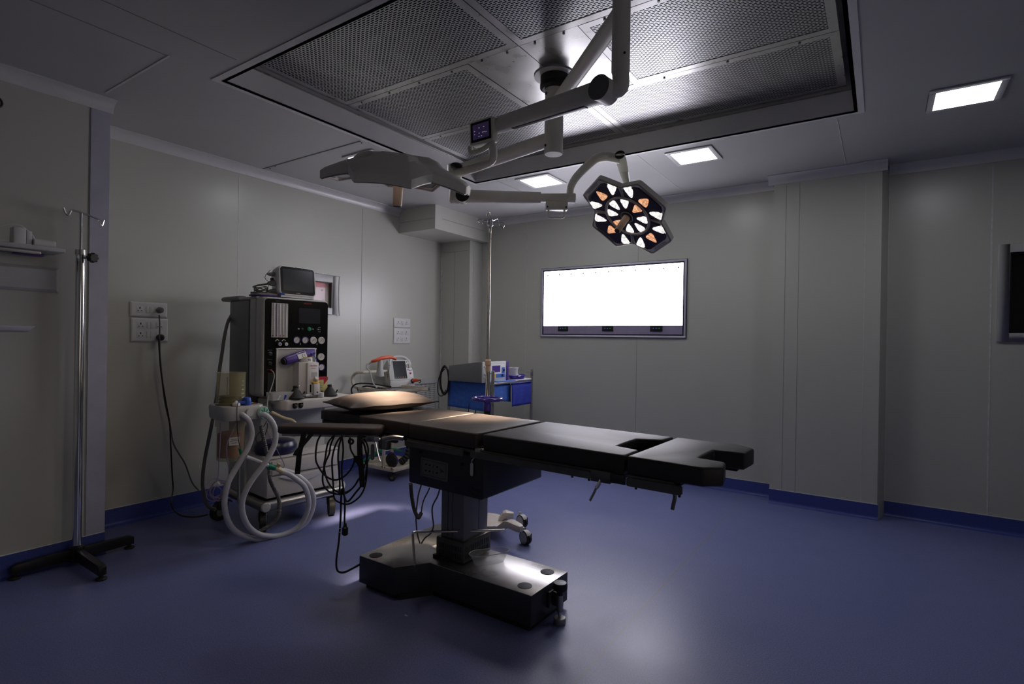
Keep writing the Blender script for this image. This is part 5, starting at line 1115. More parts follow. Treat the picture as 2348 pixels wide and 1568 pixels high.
text('maker_mark', 'mindray', 0.011, MS @ Matrix.Translation((-0.003, 0.030, 0.0032)), 'lgrey', bz)
MB(MS).box(-0.14, 0.14, -0.006, 0.008, -0.14, -0.01).build('foot', 'white', t)
for y, r_ in ((0.165, 0.017), (0.095, 0.022), (0.035, 0.017)):
    c = MB(MS).lathe([(r_, 0), (r_*1.05, 0.02), (r_*0.8, 0.045), (0.006, 0.065), (0, 0.066)], (-0.150, y+0.01, -0.07), axis=(-1, -0.1, 0.1), n=16).build('cable_plug', 'mgrey', t)
MB(MS).box(-0.178, -0.162, 0.125, 0.145, -0.085, -0.065).build('plug_latch', 'black', t)
t = thing('monitor_leads', Mw(0.10, -0.30, 1.706), 'heap of coiled grey monitor leads on top of the anesthesia machine', 'cables')
for k in range(9):
    rr = 0.135 - 0.006*(k % 3); z = 1.712 + 0.0075*(k//3) + 0.003*(k % 3)
    MB(MM).tube([(0.12+rr*(1.0+0.1*math.sin(k))*math.cos(2*PI*i/16), -0.26+rr*0.55*math.sin(2*PI*i/16), z+0.002*math.sin(3*i+k)) for i in range(16)], 0.0042, 6, 3, True).build('lead', 'gcable' if k % 3 else 'lgrey', t)
MB(MM).tube([(0.12+0.15*math.cos(2*PI*i/16), -0.25+0.085*math.sin(2*PI*i/16), 1.711) for i in range(16)], 0.0055, 6, 3, True).build('lead', 'violet', t)
for k in range(5): MB(MM).tube([(0.06+0.05*math.cos(2*PI*i/9+k), -0.27+0.04*math.sin(2*PI*i/9+k), 1.745+0.008*k+0.008*math.sin(2*i+k)) for i in range(9)], 0.0032, 6, 3, True).build('lead', 'gcable', t)
MB(MM).tube([(0.165, -0.250, 1.855), (0.128, -0.250, 1.818), (0.076, -0.260, 1.800), (0.031, -0.270, 1.790), (-0.001, -0.270, 1.774)], 0.007, 7).build('lead', 'gcable', t)
MB(MM).tube([(0.120, -0.250, 1.914), (0.087, -0.250, 1.874), (0.081, -0.250, 1.846), (0.108, -0.250, 1.823), (0.142, -0.250, 1.799)], 0.002, 6).build('lead', 'cable', t)
MB(MM).tube([(0.128, -0.250, 1.828), (0.112, -0.250, 1.803), (0.102, -0.250, 1.775)], 0.0022, 6).build('lead', 'cable', t)
MB(MM).cyl((0.143, -0.140, 1.731), (0.177, -0.140, 1.730), 0.008, n=12).build('lead_clip', 'blue', t)
t = thing('small_carton', Mw(-0.02, -0.40, 1.706), 'pale yellow small carton with a dark lid on the rear edge of the machine top', 'box')
cm = fr((0.004, -0.420, 1.766), MU, (0, 0, 1))
MB(cm).box(-0.055, 0.055, -0.022, 0.020, -0.06, 0.0).build('carton', 'yellow', t, bevel=0.001)
MB(cm).box(-0.040, 0.045, -0.014, 0.010, 0.0, 0.0008).build('label', 'paper', t)
MB(cm).box(-0.056, 0.058, 0.020, 0.024, -0.06, 0.001).build('lid_edge', 'violet', t)

# vaporizer block in front of the niche
t = thing('vaporizer', Mw(0.31, -0.06, 0.942), 'off-white anesthetic vaporizer block with a yellow-ringed knob in the machine niche', 'vaporizer')
MB(MM).box(0.232, 0.388, -0.34, -0.012, 0.955, 1.215).build('body', 'offw', t, bevel=0.006)
MB(MM).box(0.292, 0.386, -0.012, 0.008, 0.958, 1.212).build('front_cover', 'white', t, bevel=0.005)
q = MB(MM); q.lathe([(0.052, 1.215), (0.052, 1.245), (0.048, 1.25), (0, 1.25)], (0.318, -0.075, 0), n=34); dl = q.build('dial_wheel', 'paper', t)
MB(MM).torus((0.318, -0.075, 1.250), (0, 0, 1), 0.047, 0.003).build('dial_ring', 'amber', dl)
text('dial_numbers', '16', 0.026, fr(Mw(0.326, -0.0215, 1.232), -MU, (0, 0, -1)), 'black', dl)
text('maker_mark', 'MEDION', 0.015, mf(0.342, 0.0085, 1.186), 'red', t)
text('maker_mark', 'Isoflurane', 0.010, mf(0.342, 0.0085, 1.168), 'mgrey', t)
MB(MM).box(0.325, 0.372, 0.004, 0.0095, 1.10, 1.138).build('recess', 'lgrey', t)
kn = MB(MM).lathe([(0.019, 0), (0.017, 0.026), (0.014, 0.03), (0, 0.03)], (0.358, 0.006, 1.075), axis=(0, 0.75, 0.65), n=24).build('filler_cap', 'offw', t)
MB(MM).lathe([(0.034, 0), (0.034, 0.005), (0, 0.005)], (0.354, 0.002, 1.068), axis=(0, 0.5, 0.85), n=26).build('yellow_collar', 'amber', t)
MB(MM).box(0.335, 0.384, 0.006, 0.030, 0.965, 1.055).build('filler_block', 'white', t, bevel=0.005)
MB(MM).box(0.312, 0.324, 0.008, 0.0095, 0.985, 1.045).build('sight_glass', 'dglass', t)
MB(MM).lathe([(0.005, 0), (0.005, 0.006), (0, 0.006)], (0.362, 0.030, 0.985), axis=(0, 1, 0), n=10).build('drain_plug', 'black', t)
t = tag(MB(MM).box(0.112, 0.228, -0.35, -0.22, 0.945, 1.155).build('shelf_block', 'lgrey', bevel=0.004), 'plain grey block at the back of the niche, left of the vaporizer', 'block')
t = tag(MB(MM).ball((0.150, -0.205, 1.098), 0.012).build('valve_knob', 'white'), 'small round white knob on the grey block in the niche', 'knob')
# rolled violet cuff with its number label, thin blue tube
CU0, CU1 = Vector((0.138, -0.050, 1.224)), Vector((0.400, -0.110, 1.292))
t = thing('pressure_cuff', Mw(0.26, -0.07, 1.25), 'rolled violet pressure cuff with a white number label, lying on the vaporizer', 'cuff')
dq = (CU1-CU0); 
MB(MM).tube([CU0, CU0.lerp(CU1, 0.15), CU0.lerp(CU1, 0.6), CU1], lambda k: 0.030 + 0.006*math.sin(PI*k), 16, 4).build('roll', 'violet', t)
MB(MM).tube([CU0-dq*0.05, CU0+dq*0.10], 0.024, 14, 0).build('hook_end', 'rubber', t)
cdir = (MM.to_3x3() @ dq).normalized(); cn_ = (MV*0.93 + Vector((0, 0, 0.25))).normalized(); cy_ = cn_.cross(cdir)
lmx = fr(MM @ CU0.lerp(CU1, 0.52) + cn_*0.0372, cdir, cy_)
MB(lmx).prism(rrect(0.082, 0.050, 0.002), 0, 0.0008).build('label', 'paper', t)
text('label_number', '13', 0.034, lmx @ Matrix.Translation((0.012, -0.008, 0.001)) @ Matrix.Rotation(PI, 4, 'Z'), 'black', t)
MB(lmx).prism(rrect(0.074, 0.010, 0.001), 0.0008, 0.0011, Matrix.Translation((0, 0.017, 0))).build('label_band', 'violet', t)
MB(MM).tube([(0.358, -0.070, 1.287), (0.382, -0.060, 1.263), (0.396, -0.050, 1.233), (0.403, -0.050, 1.205), (0.438, -0.070, 1.156)], 0.0035, 7).build('blue_tube', 'blue', t)
# bottle, carton, clear box, masks and cups on the worktop
t = thing('spray_bottle', Mw(0.135, -0.19, 0.945), 'pale violet bottle with a blue cap at the left of the niche', 'bottle')
MB(MM).lathe([(0.0, 0.945), (0.026, 0.945), (0.027, 0.95), (0.027, 1.045), (0.024, 1.052), (0, 1.052)], (0.148, -0.17, 0), n=24).build('bottle', 'lavender', t)
MB(MM).lathe([(0.024, 1.050), (0.027, 1.054), (0.027, 1.078), (0.022, 1.084), (0, 1.084)], (0.148, -0.17, 0), n=24).build('cap', 'blue', t)
MB(MM).lathe([(0.0273, 0.97), (0.0273, 1.01)], (0.148, -0.17, 0), n=24).build('label', 'paper', t)
t = thing('medicine_carton', Mw(0.455, -0.07, 0.942), 'red and yellow carton standing at the right end of the worktop', 'box')
MB(MM).box(0.415, 0.502, -0.098, -0.055, 0.943, 1.072).build('carton', 'yellow', t, bevel=0.001)
MB(MM).box(0.4145, 0.5025, -0.0985, -0.0545, 1.072, 1.093).build('red_top', 'red', t)
MB(MM).loft([[(a, b, z) for a, z in ((0.466, 1.072), (0.502, 1.072), (0.466, 1.030))] for b in (-0.056, -0.0542)]).build('red_corner', 'red', t)
for k in range(3): MB(MM).box(0.422, 0.457, -0.056, -0.0545, 1.045-0.018*k, 1.049-0.018*k).build('print', 'mgrey', t)
t = thing('clear_box', Mw(0.12, -0.03, 0.942), 'clear plastic box with small coloured ampoules on the worktop', 'box')
q = MB(MM); q.loft([[(0.115+x*k, -0.035+y*k, z) for x, y in rrect(0.20, 0.10, 0.012, 4)] for k, z in ((0.92, 0.943), (1.0, 0.997), (1.0, 0.999))]); q.build('box', 'clearw', t)
for a, m in ((0.11, 'blue'), (0.16, 'red'), (0.185, 'orange'), (0.06, 'white')): MB(MM).cyl((a, 0.004, 0.948), (a+0.012, 0.012, 0.978), 0.009, n=10).build('ampoule', m, t)
def mask(a, b, lb, sc=1.0, rot=0):
    t = thing('face_mask', Mw(a, b, 0.942), lb, 'mask', 'black rubber face masks on the worktop')
    F = MM @ Matrix.Translation((a, b, 0.942)) @ Matrix.Rotation(R(rot), 4, 'Z') @ Matrix.Scale(sc, 4)
    prof = ((0.058, 0.004, 0), (0.062, 0.010, 0), (0.060, 0.020, 0), (0.050, 0.030, 0), (0.036, 0.055, 0), (0.022, 0.072, 0), (0.018, 0.082, 0), (0.020, 0.086, 0), (0.020, 0.096, 0), (0.016, 0.098, 0))
    MB(F).loft([[(r_*math.cos(2*PI*i/30), r_*0.82*math.sin(2*PI*i/30), z) for i in range(30)] for r_, z, _ in prof]).build('cone', 'rubber', t)
    MB(F).torus((0, 0, 0.010), (0, 0, 1), 0.056, 0.008).build('cushion_rim', 'rubber', t)
    for s_ in (-1, 1): MB(F).tube([(s_*0.050, 0, 0.016), (s_*0.062, 0, 0.032), (s_*0.074, 0.0, 0.050)], 0.006, 8).build('strap_tab', 'rubber', t)
    MB(F).tube([(0.0, 0.018, 0.09), (0.012, 0.022, 0.098), (0.024, 0.018, 0.094)], 0.0018, 5).build('hook_ring', 'chrome', t)
mask(0.205, -0.005, 'black conical rubber mask at the front of the worktop', 1.0)
mask(0.495, -0.015, 'black conical rubber mask at the right, behind the pillow end', 0.95)
t = thing('laryngoscope_handle', Mw(0.30, 0.0, 0.945), 'steel laryngoscope handle lying right of the front mask', 'handle')
MB(MM).tube([(0.275, 0.005, 0.962), (0.30, 0.003, 0.962), (0.37, 0.0, 0.962)], 0.014, 14, 0).build('grip', 'steel', t)
MB(MM).lathe([(0.016, 0), (0.016, 0.02), (0.010, 0.03), (0, 0.03)], (0.275, 0.005, 0.962), axis=(-1, 0, 0), n=14).build('head', 'darksteel', t)
t = tag(MB(MM).lathe([(0.026, 0), (0.027, 0.002), (0.027, 0.036), (0.018, 0.038), (0, 0.038)], (0.400, 0.010, 0.943), n=24).build('tape_roll', 'white'), 'white round roll standing by the pillow end on the worktop', 'roll')

# ================================================================== IV stands
t = thing('iv_stand', (-4.06, 1.285, 0), 'tall steel drip stand with a black cross foot against the near left wall', 'drip stand')
px, py = -4.055, 1.288
MB().tube([(px, py, 0.09), (px, py, 1.90)], 0.025, 20, 0).build('pole', 'chrome', t)
MB().lathe([(0.028, 1.885), (0.028, 1.915), (0.012, 1.918), (0, 1.918)], (px, py, 0), n=20).build('collar', 'steel', t)
MB().tube([(px, py, 1.90), (px, py, 2.142)], 0.009, 12, 0).build('upper_rod', 'chrome', t)
hk = [(-4.052, 1.198, 2.154), (-4.052, 1.209, 2.125), (-4.052, 1.218, 2.114), (-4.052, 1.226, 2.118), (-4.052, 1.235, 2.141), (-4.052, 1.243, 2.148), (-4.052, 1.309, 2.137), (-4.052, 1.372, 2.120), (-4.052, 1.381, 2.108), (-4.052, 1.391, 2.085), (-4.052, 1.395, 2.084), (-4.052, 1.404, 2.118)]
MB().tube(hk, 0.0055, 8, 3).build('hook_bar', 'chrome', t)
kb = Vector((-3.989, 1.326, 1.868)); kd = Vector((0.059, 0.016, -0.005)).normalized()
MB().cyl((px, py, kb.z), kb, 0.008, n=10).build('clamp_screw', 'steel', t)
q = MB(); a = kd.orthogonal().normalized(); b = kd.cross(a)
q.loft([[kb + kd*h + (a*math.cos(2*PI*i/40)+b*math.sin(2*PI*i/40))*(r_ + 0.003*math.cos(8*2*PI*i/40)) for i in range(40)] for h, r_ in ((-0.014, 0.020), (-0.010, 0.028), (0.014, 0.028), (0.018, 0.022))]); q.build('clamp_knob', 'black', t)
def foot_leg(x1, y1):
    d = Vector((x1-px, y1-py, 0)); L_ = d.length; d.normalize(); s_ = Vector((-d.y, d.x, 0))*0.02
    c = Vector((px, py, 0))
    lg = MB().loft([[c + d*k + s_*w_ + Vector((0, 0, z)) for w_, z in ((-1, z0), (1, z0), (1, z1), (-1, z1))] for k, z0, z1 in ((0.02, 0.028, 0.095), (L_-0.03, 0.028, 0.085), (L_, 0.028, 0.075))]).build('leg', 'black', t, bevel=0.004)
    e_ = c + d*(L_-0.02)
    MB().lathe([(0.028, 0.0), (0.030, 0.006), (0.024, 0.012), (0.010, 0.016), (0.010, 0.03), (0, 0.03)], e_, n=18).build('foot', 'rubber', lg)
foot_leg(-4.075, 0.985); foot_leg(-3.655, 1.285); foot_leg(-4.078, 1.60)
MB().lathe([(0.04, 0.02), (0.04, 0.105), (0.028, 0.115), (0.026, 0.115)], (px, py, 0), n=22).build('hub', 'black', t)

t = thing('iv_stand', (-2.385, 3.235, 0), 'drip stand with a blue hand wheel and cream wheeled base behind the operating table', 'drip stand')
ix, iy = -2.384, 3.222
MB().tube([(ix, iy, 0.10), (ix, iy, 1.24)], 0.0165, 18, 0).build('outer_pole', 'chrome', t)
MB().tube([(ix-0.004, iy, 1.22), (ix, iy, 2.20)], 0.0115, 16, 0).build('inner_pole', 'steel', t)
MB().lathe([(0.018, 1.175), (0.018, 1.215), (0.0235, 1.222), (0.0235, 1.255), (0.016, 1.262), (0, 1.262)], (ix, iy, 0), n=24).build('lock_collar', 'beige', t)
MB().torus((ix, iy, 0.973), (0, 0, 1), 0.103, 0.0135, 48, 12).build('hand_wheel', 'bluew', t)
for k in range(3):
    a = R(120*k+20); MB().tube([(ix+0.012*math.cos(a), iy+0.012*math.sin(a), 0.955), (ix+0.10*math.cos(a), iy+0.10*math.sin(a), 0.972)], 0.009, 8, 0).build('wheel_spoke', 'bluew', t)
MB().lathe([(0.030, 0.885), (0.030, 0.930), (0.024, 0.945), (0.032, 0.95), (0.024, 0.965), (0.0, 0.965)], (ix, iy, 0), n=24).build('wheel_hub', 'bluew', t)
MB().lathe([(0.026, 0.80), (0.026, 0.885), (0, 0.885)], (ix, iy, 0), n=22).build('sleeve', 'rubber', t)
MB().lathe([(0.013, 2.185), (0.015, 2.20), (0.015, 2.235), (0.024, 2.245), (0.024, 2.278), (0.018, 2.285), (0, 2.285)], (ix, iy, 0), n=22).build('hook_head', 'chrome', t)
for P in ([(1109,514,3.98),(1104,511,3.97),(1101,505,3.97),(1098,503,3.97),(1096,508,3.98),(1099,512,3.99),(1106,512,4.0),(1108,506,4.0)],
          [(1123,500,4.0),(1124,492,4.0),(1121,485.5,4.0),(1118,489,4.0),(1116,495,4.0),(1118.5,496,4.0),(1120,490,4.0)],
          [(1134,511,3.98),(1143,511,3.97),(1152,511,3.97),(1156,516,3.97),(1153,522,3.98),(1147,519,3.99),(1144,514,4.0),(1145,507,4.0)],
          [(1131,506,4.02),(1136,503,4.05),(1140,502,4.08),(1142,506,4.1)]):
    pass
MB().tube([(-2.391, 3.190, 2.263), (-2.403, 3.170, 2.267), (-2.425, 3.155, 2.281), (-2.435, 3.148, 2.276), (-2.441, 3.156, 2.262), (-2.436, 3.171, 2.255), (-2.427, 3.190, 2.261), (-2.424, 3.192, 2.286)], 0.0032, 7).build('hook', 'chrome', t)
MB().tube([(-2.383, 3.219, 2.287), (-2.382, 3.220, 2.319), (-2.391, 3.214, 2.343), (-2.400, 3.208, 2.328), (-2.404, 3.206, 2.309), (-2.397, 3.210, 2.309), (-2.393, 3.213, 2.332)], 0.0032, 7).build('hook', 'chrome', t)
MB().tube([(-2.351, 3.217, 2.261), (-2.314, 3.230, 2.256), (-2.290, 3.246, 2.257), (-2.280, 3.253, 2.241), (-2.293, 3.256, 2.224), (-2.315, 3.253, 2.234), (-2.329, 3.256, 2.250), (-2.332, 3.254, 2.285)], 0.0032, 7).build('hook', 'chrome', t)
MB().tube([(-2.378, 3.247, 2.282), (-2.380, 3.282, 2.297), (-2.387, 3.314, 2.309), (-2.390, 3.336, 2.300)], 0.0032, 7).build('hook', 'chrome', t)
# cream base: low hub plate with raised legs over twin-wheel casters
bq = MB(); bq.loft([[(ix+x, iy+y, z) for x, y in [(0.17*math.cos(2*PI*i/24), 0.15*math.sin(2*PI*i/24)) for i in range(24)]] for z in (0.072, 0.092)]); bq.build('base_plate', 'creamw', t, bevel=0.004)
def caster_leg(x1, y1, cx_, cy_, ang):
    A = Vector((ix, iy, 0)); B = Vector((x1, y1, 0)); d = (B-A).normalized(); L_ = (B-A).length; s_ = Vector((-d.y, d.x, 0))
    prof = ((0.10, 0.050, 0.090, 0.045), (L_*0.45, 0.050, 0.092, 0.042), (L_*0.62, 0.100, 0.146, 0.036), (L_*0.72, 0.108, 0.154, 0.034), (L_-0.03, 0.104, 0.148, 0.028), (L_, 0.104, 0.144, 0.016))
    MB().loft([[A + d*k + s_*w_*u_ + Vector((0, 0, z)) for u_, z in ((-1, z0), (1, z0), (1, z1), (-1, z1))] for k, z0, z1, w_ in prof]).build('leg', 'creamw', t, bevel=0.004)
    c = Vector((cx_, cy_, 0.047)); F = rz(c, ang)
    o = MB(F).lathe([(0.046, -0.020), (0.047, -0.018), (0.047, -0.004), (0.040, -0.002), (0.040, 0.002), (0.047, 0.004), (0.047, 0.018), (0.046, 0.020)], axis=(0, 1, 0), n=30).build('caster', 'rubber', t)
    q = MB(F); q.lathe([(0.040, -0.0205), (0.0, -0.0215)], axis=(0, 1, 0), n=28); q.lathe([(0.040, 0.0205), (0.0, 0.0215)], axis=(0, 1, 0), n=28); q.build('wheel_disc', 'lgrey', o)
    q = MB(F); q.loft([[(0.049*math.cos(R(tt))*1.02, y, 0.049*math.sin(R(tt))*1.02) for y in (-0.017, 0.017)] + [(0.044*math.cos(R(tt)), y, 0.044*math.sin(R(tt))) for y in (0.017, -0.017)] for tt in range(30, 151, 15)]); q.build('fender', 'lgrey', o)
    MB(F).cyl((-0.03, 0, 0.03), (-0.03, 0, 0.062), 0.011, n=12).build('stem', 'lgrey', o)
    MB(F).tube([(0.043, 0, 0.02), (0.060, 0, 0.012), (0.064, 0.0, 0.03), (0.064, 0, 0.045)], 0.004, 7, 3).build('brake_lever', 'black', o)
cl1 = (-2.003, 3.119, 0.148); cl2 = (-2.211, 3.333, 0.150)
caster_leg(cl1[0], cl1[1], -2.012, 3.185, -20); caster_leg(cl2[0], cl2[1], -2.215, 3.455, -20)
caster_leg(-2.70, 3.40, -2.71, 3.41, 160); caster_leg(-2.55, 2.95, -2.55, 2.94, 230)

# ================================================================== crash cart with the defibrillator
X0, X1, Y0, Y1 = -4.48, -3.935, 3.79, 4.29
t = thing('crash_cart', (-4.2, 4.04, 0), 'cream painted steel trolley with rust spots carrying the defibrillator', 'trolley')
tr_ = MB(); tr_.box(X0, X1, Y0, Y1, 0.868, 0.872); 
tr_.build('top_tray', 'steel2', t)
q = MB()
for x0, x1, y0, y1 in ((X0, X1, Y0, Y0+0.012), (X0, X1, Y1-0.012, Y1), (X0, X0+0.012, Y0, Y1), (X1-0.012, X1, Y0, Y1)): q.box(x0, x1, y0, y1, 0.862, 0.900)
q.build('tray_rim', 'cream', t)
for x in (X0+0.02, X1-0.16):
    for y in (Y0+0.02, Y1-0.02): MB().box(x-0.013, x+0.013, y-0.013, y+0.013, 0.11, 0.868).build('upright', 'cream', t, bevel=0.002)
MB().tube([(X0+0.005, Y0+0.03, 0.88), (X0-0.07, Y0+0.02, 0.905), (X0-0.10, Y0+0.02, 0.98), (X0-0.07, Y0+0.03, 1.035), (X0, Y0+0.05, 1.05), (X0+0.02, Y0+0.10, 1.05), (X0+0.02, Y1-0.1, 1.05), (X0, Y1-0.04, 1.03), (X0-0.03, Y1-0.02, 0.96), (X0+0.005, Y1-0.03, 0.88)], 0.016, 10, 4).build('push_handle', 'cream', t)
q = MB(); q.box(X0, X1-0.04, Y0, Y0+0.03, 0.095, 0.132); q.build('shelf_rail', 'cream', t, bevel=0.002)
q = MB(); q.box(X1-0.04, X1, Y0+0.005, Y1, 0.095, 0.132); q.build('shelf_rail', 'cream', t, bevel=0.002)
MB().box(X0, X0+0.03, Y0+0.03, Y1, 0.095, 0.132).build('shelf_rail', 'cream', t, bevel=0.002)
MB().box(X0+0.01, X1-0.02, Y0+0.02, Y1, 0.108, 0.118).build('lower_shelf', 'cream', t)
for x, y, w_ in ((X1-0.16, Y0-0.001, 0.012), (X1-0.12, Y0-0.001, 0.010), (X1-0.03, Y0+0.002, 0.014)): MB().ball((x, y+0.002, 0.128), w_, 0.003, 0.010, 10).build('rust_spot', 'rust', t)
for x, y, a in ((X1-0.045, Y0+0.03, 200), (X0+0.04, Y0+0.03, 140), (X1-0.05, Y1-0.04, 30), (X0+0.04, Y1-0.04, 60)): caster(t, (x, y, 0.035), 0.035, 0.024, a, lever=False)
# green mask bag, violet rimmed black mask, corrugated hose on the lower shelf
g1 = tag(MB().loft([[(-4.33+0.05*k+x, 3.88+y*0.5+0.04*k, z) for x, y in rrect(0.055, 0.11, 0.02, 3)] for k, z in ((-1.6, 0.12), (-1.0, 0.16), (0.2, 0.20), (1.2, 0.25), (2.0, 0.27), (3.4, 0.265), (4.6, 0.235))]).build('resuscitation_mask', 'green'), 'green plastic mask piece leaning on the lower shelf of the cream trolley', 'mask')
t2 = thing('black_mask', (-4.05, 3.90, 0.118), 'round black mask with a violet rim on the lower shelf of the cream trolley', 'mask')
MB().loft([[(-4.055+r_*math.cos(2*PI*i/28), 3.87+dy, 0.185+r_*0.85*math.sin(2*PI*i/28)) for i in range(28)] for r_, dy in ((0.072, 0.03), (0.078, 0.015), (0.075, 0.0), (0.055, -0.008), (0.02, -0.012))]).build('bowl', 'rubber', t2)
MB().torus((-4.055, 3.885, 0.185), (0, 1, 0), 0.074, 0.006).build('rim', 'violet', t2)
t2 = thing('breathing_bag_hose', (-4.0, 4.05, 0.118), 'black corrugated tube piece behind the round mask on the lower trolley shelf', 'hose')
Pn = crom([(-4.05, 4.10, 0.36), (-3.98, 4.06, 0.33), (-3.96, 4.02, 0.25), (-3.98, 3.99, 0.19), (-4.02, 3.97, 0.15)], 12)
MB().tube(Pn, lambda k: 0.034+0.005*math.sin(60*k), 12, 0).build('tube', 'rubber', t2)
t2 = tag(MB().box(-4.46, -4.39, 3.83, 3.90, 0.118, 0.20).build('violet_pouch', 'violet', bevel=0.02), 'small violet pouch at the left end of the lower trolley shelf', 'pouch')
# cable loops on the tray
t2 = thing('tray_cable', (-4.40, 3.9, 0.872), 'black cable looped on the trolley tray left of the defibrillator', 'cable')
MB().tube([(-4.20, 4.0, 0.905), (-4.30, 3.92, 0.925), (-4.42, 3.87, 0.935), (-4.50, 3.80, 0.93), (-4.525, 3.76, 0.89), (-4.52, 3.755, 0.84), (-4.50, 3.775, 0.80)], 0.008, 8).build('cord', 'cable', t2)
MB().tube([(-4.22, 3.95, 0.882), (-4.32, 3.87, 0.90), (-4.40, 3.85, 0.91), (-4.45, 3.83, 0.895), (-4.36, 3.83, 0.882), (-4.25, 3.85, 0.88)], 0.007, 8).build('cord', 'cable', t2)
MB().tube([(-4.25, 3.93, 0.895), (-4.36, 3.86, 0.912), (-4.44, 3.845, 0.90)], 0.005, 8).build('cord', 'gcable', t2)
# defibrillator: local frame, x right along its face, y up, z out of the face
t = thing('defibrillator', (-3.681, 3.547, 0.971), 'white and grey defibrillator with an orange paddle and tilted dark screen', 'defibrillator')
DB = Vector((-4.389, 4.159, 0.874)); DU = Vector((0.34, 0.94, 0)).normalized(); DV_ = Vector((0.94, -0.34, 0)).normalized()
DM = Matrix(((DU.x, DV_.x, 0, DB.x), (DU.y, DV_.y, 0, DB.y), (0, 0, 1, 0.874)  , (0, 0, 0, 1)))
# side profile (v out, z up) lofted across the width
sidep = [(-0.20, 0.012), (-0.02, 0.0), (0.0, 0.02), (0.004, 0.075), (-0.012, 0.085), (-0.085, 0.290), (-0.105, 0.300), (-0.19, 0.235), (-0.215, 0.20)]
MB(DM).loft([[(0.145+(u-0.145)*(1 if 0 < i < 5 else 0.95), v, z) for v, z in sidep] for i, u in enumerate((0.0, 0.012, 0.10, 0.19, 0.278, 0.29))]).build('housing', 'lgrey', t, bevel=0.006)
FM = DM @ Matrix(((1, 0, 0, 0.145), (0, 0.0 - 0.335, 0.942, -0.0475), (0, 0.942, 0.335, 0.187), (0, 0, 0, 1)))    # tilted face plane
MB(FM).prism([(-0.142, -0.115), (0.142, -0.115), (0.142, -0.02), (0.125, 0.05), (0.085, 0.115), (-0.085, 0.115), (-0.125, 0.05), (-0.142, -0.02)], -0.015, 0.008).build('front_cover', 'white', t, bevel=0.006)
MB(DM).prism([(0.0, 0.004), (0.29, 0.004), (0.29, 0.075), (0.0, 0.075)], 0, 0.012, Matrix(((1, 0, 0, 0), (0, 0, 1, 0.0), (0, 1, 0, 0), (0, 0, 0, 1)))).build('lower_front', 'white', t, bevel=0.005)
sc_ = MB(FM).prism([(-0.088, -0.100), (0.062, -0.100), (0.062, 0.100), (-0.088, 0.100)], 0.008, 0.0095).build('screen', 'screen', t)
for k in range(5): MB(FM).prism(rrect(0.016, 0.010, 0.002), 0.0095, 0.010, Matrix.Translation((-0.07+0.028*k, -0.085, 0))).build('soft_key', 'mgrey' if k != 3 else 'orange', sc_)
dd_ = MB(FM).lathe([(0.027, 0.008), (0.026, 0.013), (0, 0.014)], (0.096, 0.045, 0), n=24).build('mode_dial', 'cream', t)
MB(FM).box(0.090, 0.102, 0.022, 0.068, 0.013, 0.022).build('dial_grip', 'lgrey', dd_, bevel=0.002)
for x, y, m, r_ in ((0.080, 0.09, 'black', 0.005), (0.121, 0.03, 'violet', 0.006), (0.085, 0.0, 'lavender', 0.008), (0.105, -0.01, 'violet', 0.006), (0.122, -0.005, 'violet', 0.005), (0.108, -0.043, 'red', 0.012)): MB(FM).lathe([(r_, 0.008), (r_*0.9, 0.012), (0, 0.0125)], (x, y, 0), n=14).build('button', m, t)
MB(FM).tube([(-0.120, 0.055, -0.005), (-0.108, 0.105, -0.008), (-0.070, 0.145, -0.012), (0.0, 0.158, -0.015), (0.070, 0.145, -0.012), (0.108, 0.105, -0.008), (0.120, 0.055, -0.005)], 0.0155, 12, 5).build('carry_handle', 'white', t)
MB(DM).lathe([(0.026, 0), (0.028, 0.006), (0.022, 0.012), (0, 0.012)], (0.262, 0.012, 0.066), axis=(0.4, 1, 0.2), n=18).build('paddle_port', 'rubber', t)
for y, z in ((-0.05, 0.12), (-0.07, 0.14), (-0.04, 0.18), (-0.12, 0.02), (-0.10, 0.09)): MB(DM).box(-0.002, 0.004, y-0.008, y+0.008, z-0.006, z+0.006).build('connector', 'mgrey', t)
MB(DM).box(-0.004, 0.006, -0.11, -0.075, 0.06, 0.15).build('side_door', 'cream', t, bevel=0.003)
MB(DM).box(0.03, 0.06, -0.03, 0.0, -0.004, 0.004).build('foot', 'rubber', t)
pk = thing('defibrillator_paddle', DM @ Vector((0.27, 0.03, 0.07)), 'orange defibrillator paddle end pointing out of the lower right of the machine', 'paddle', 'orange defibrillator paddles')
MB(DM).tube([(0.262, 0.016, 0.068), (0.278, 0.045, 0.076), (0.292, 0.07, 0.078), (0.300, 0.085, 0.077)], lambda k: 0.022-0.010*k, 14, 4).build('handle', 'orange', pk)
MB(DM).tube([(0.300, 0.082, 0.077), (0.312, 0.105, 0.080), (0.308, 0.115, 0.060), (0.295, 0.10, 0.055)], 0.007, 8, 4).build('cable', 'gcable', pk)
pr_ = Vector((-3.824, 3.499, 1.215)); MB().loft([[pr_+Vector((x, y, z)) for x, y in rrect(0.05*k, 0.05*k, 0.012)] for z, k in ((-0.16, 1.2), (0.0, 0.7))]).build('paddle_rest', 'lgrey', t)
pk = thing('defibrillator_paddle', DM @ Vector((0.03, -0.19, 0.25)), 'orange defibrillator paddle lying on top behind the carry handle', 'paddle', 'orange defibrillator paddles')
pa = [(-3.860, 3.427, 1.191), (-3.827, 3.449, 1.204), (-3.818, 3.515, 1.223), (-3.829, 3.628, 1.229), (-3.822, 3.694, 1.211)]
MB().tube(pa, lambda k: 0.019 - 0.006*abs(2*k-1), 14, 4).build('handle', 'orange', pk)
MB().tube([(-3.856, 3.429, 1.191), (-3.876, 3.416, 1.175), (-3.877, 3.391, 1.164), (-3.872, 3.383, 1.132)], 0.010, 9).build('hinge', 'lgrey', pk)
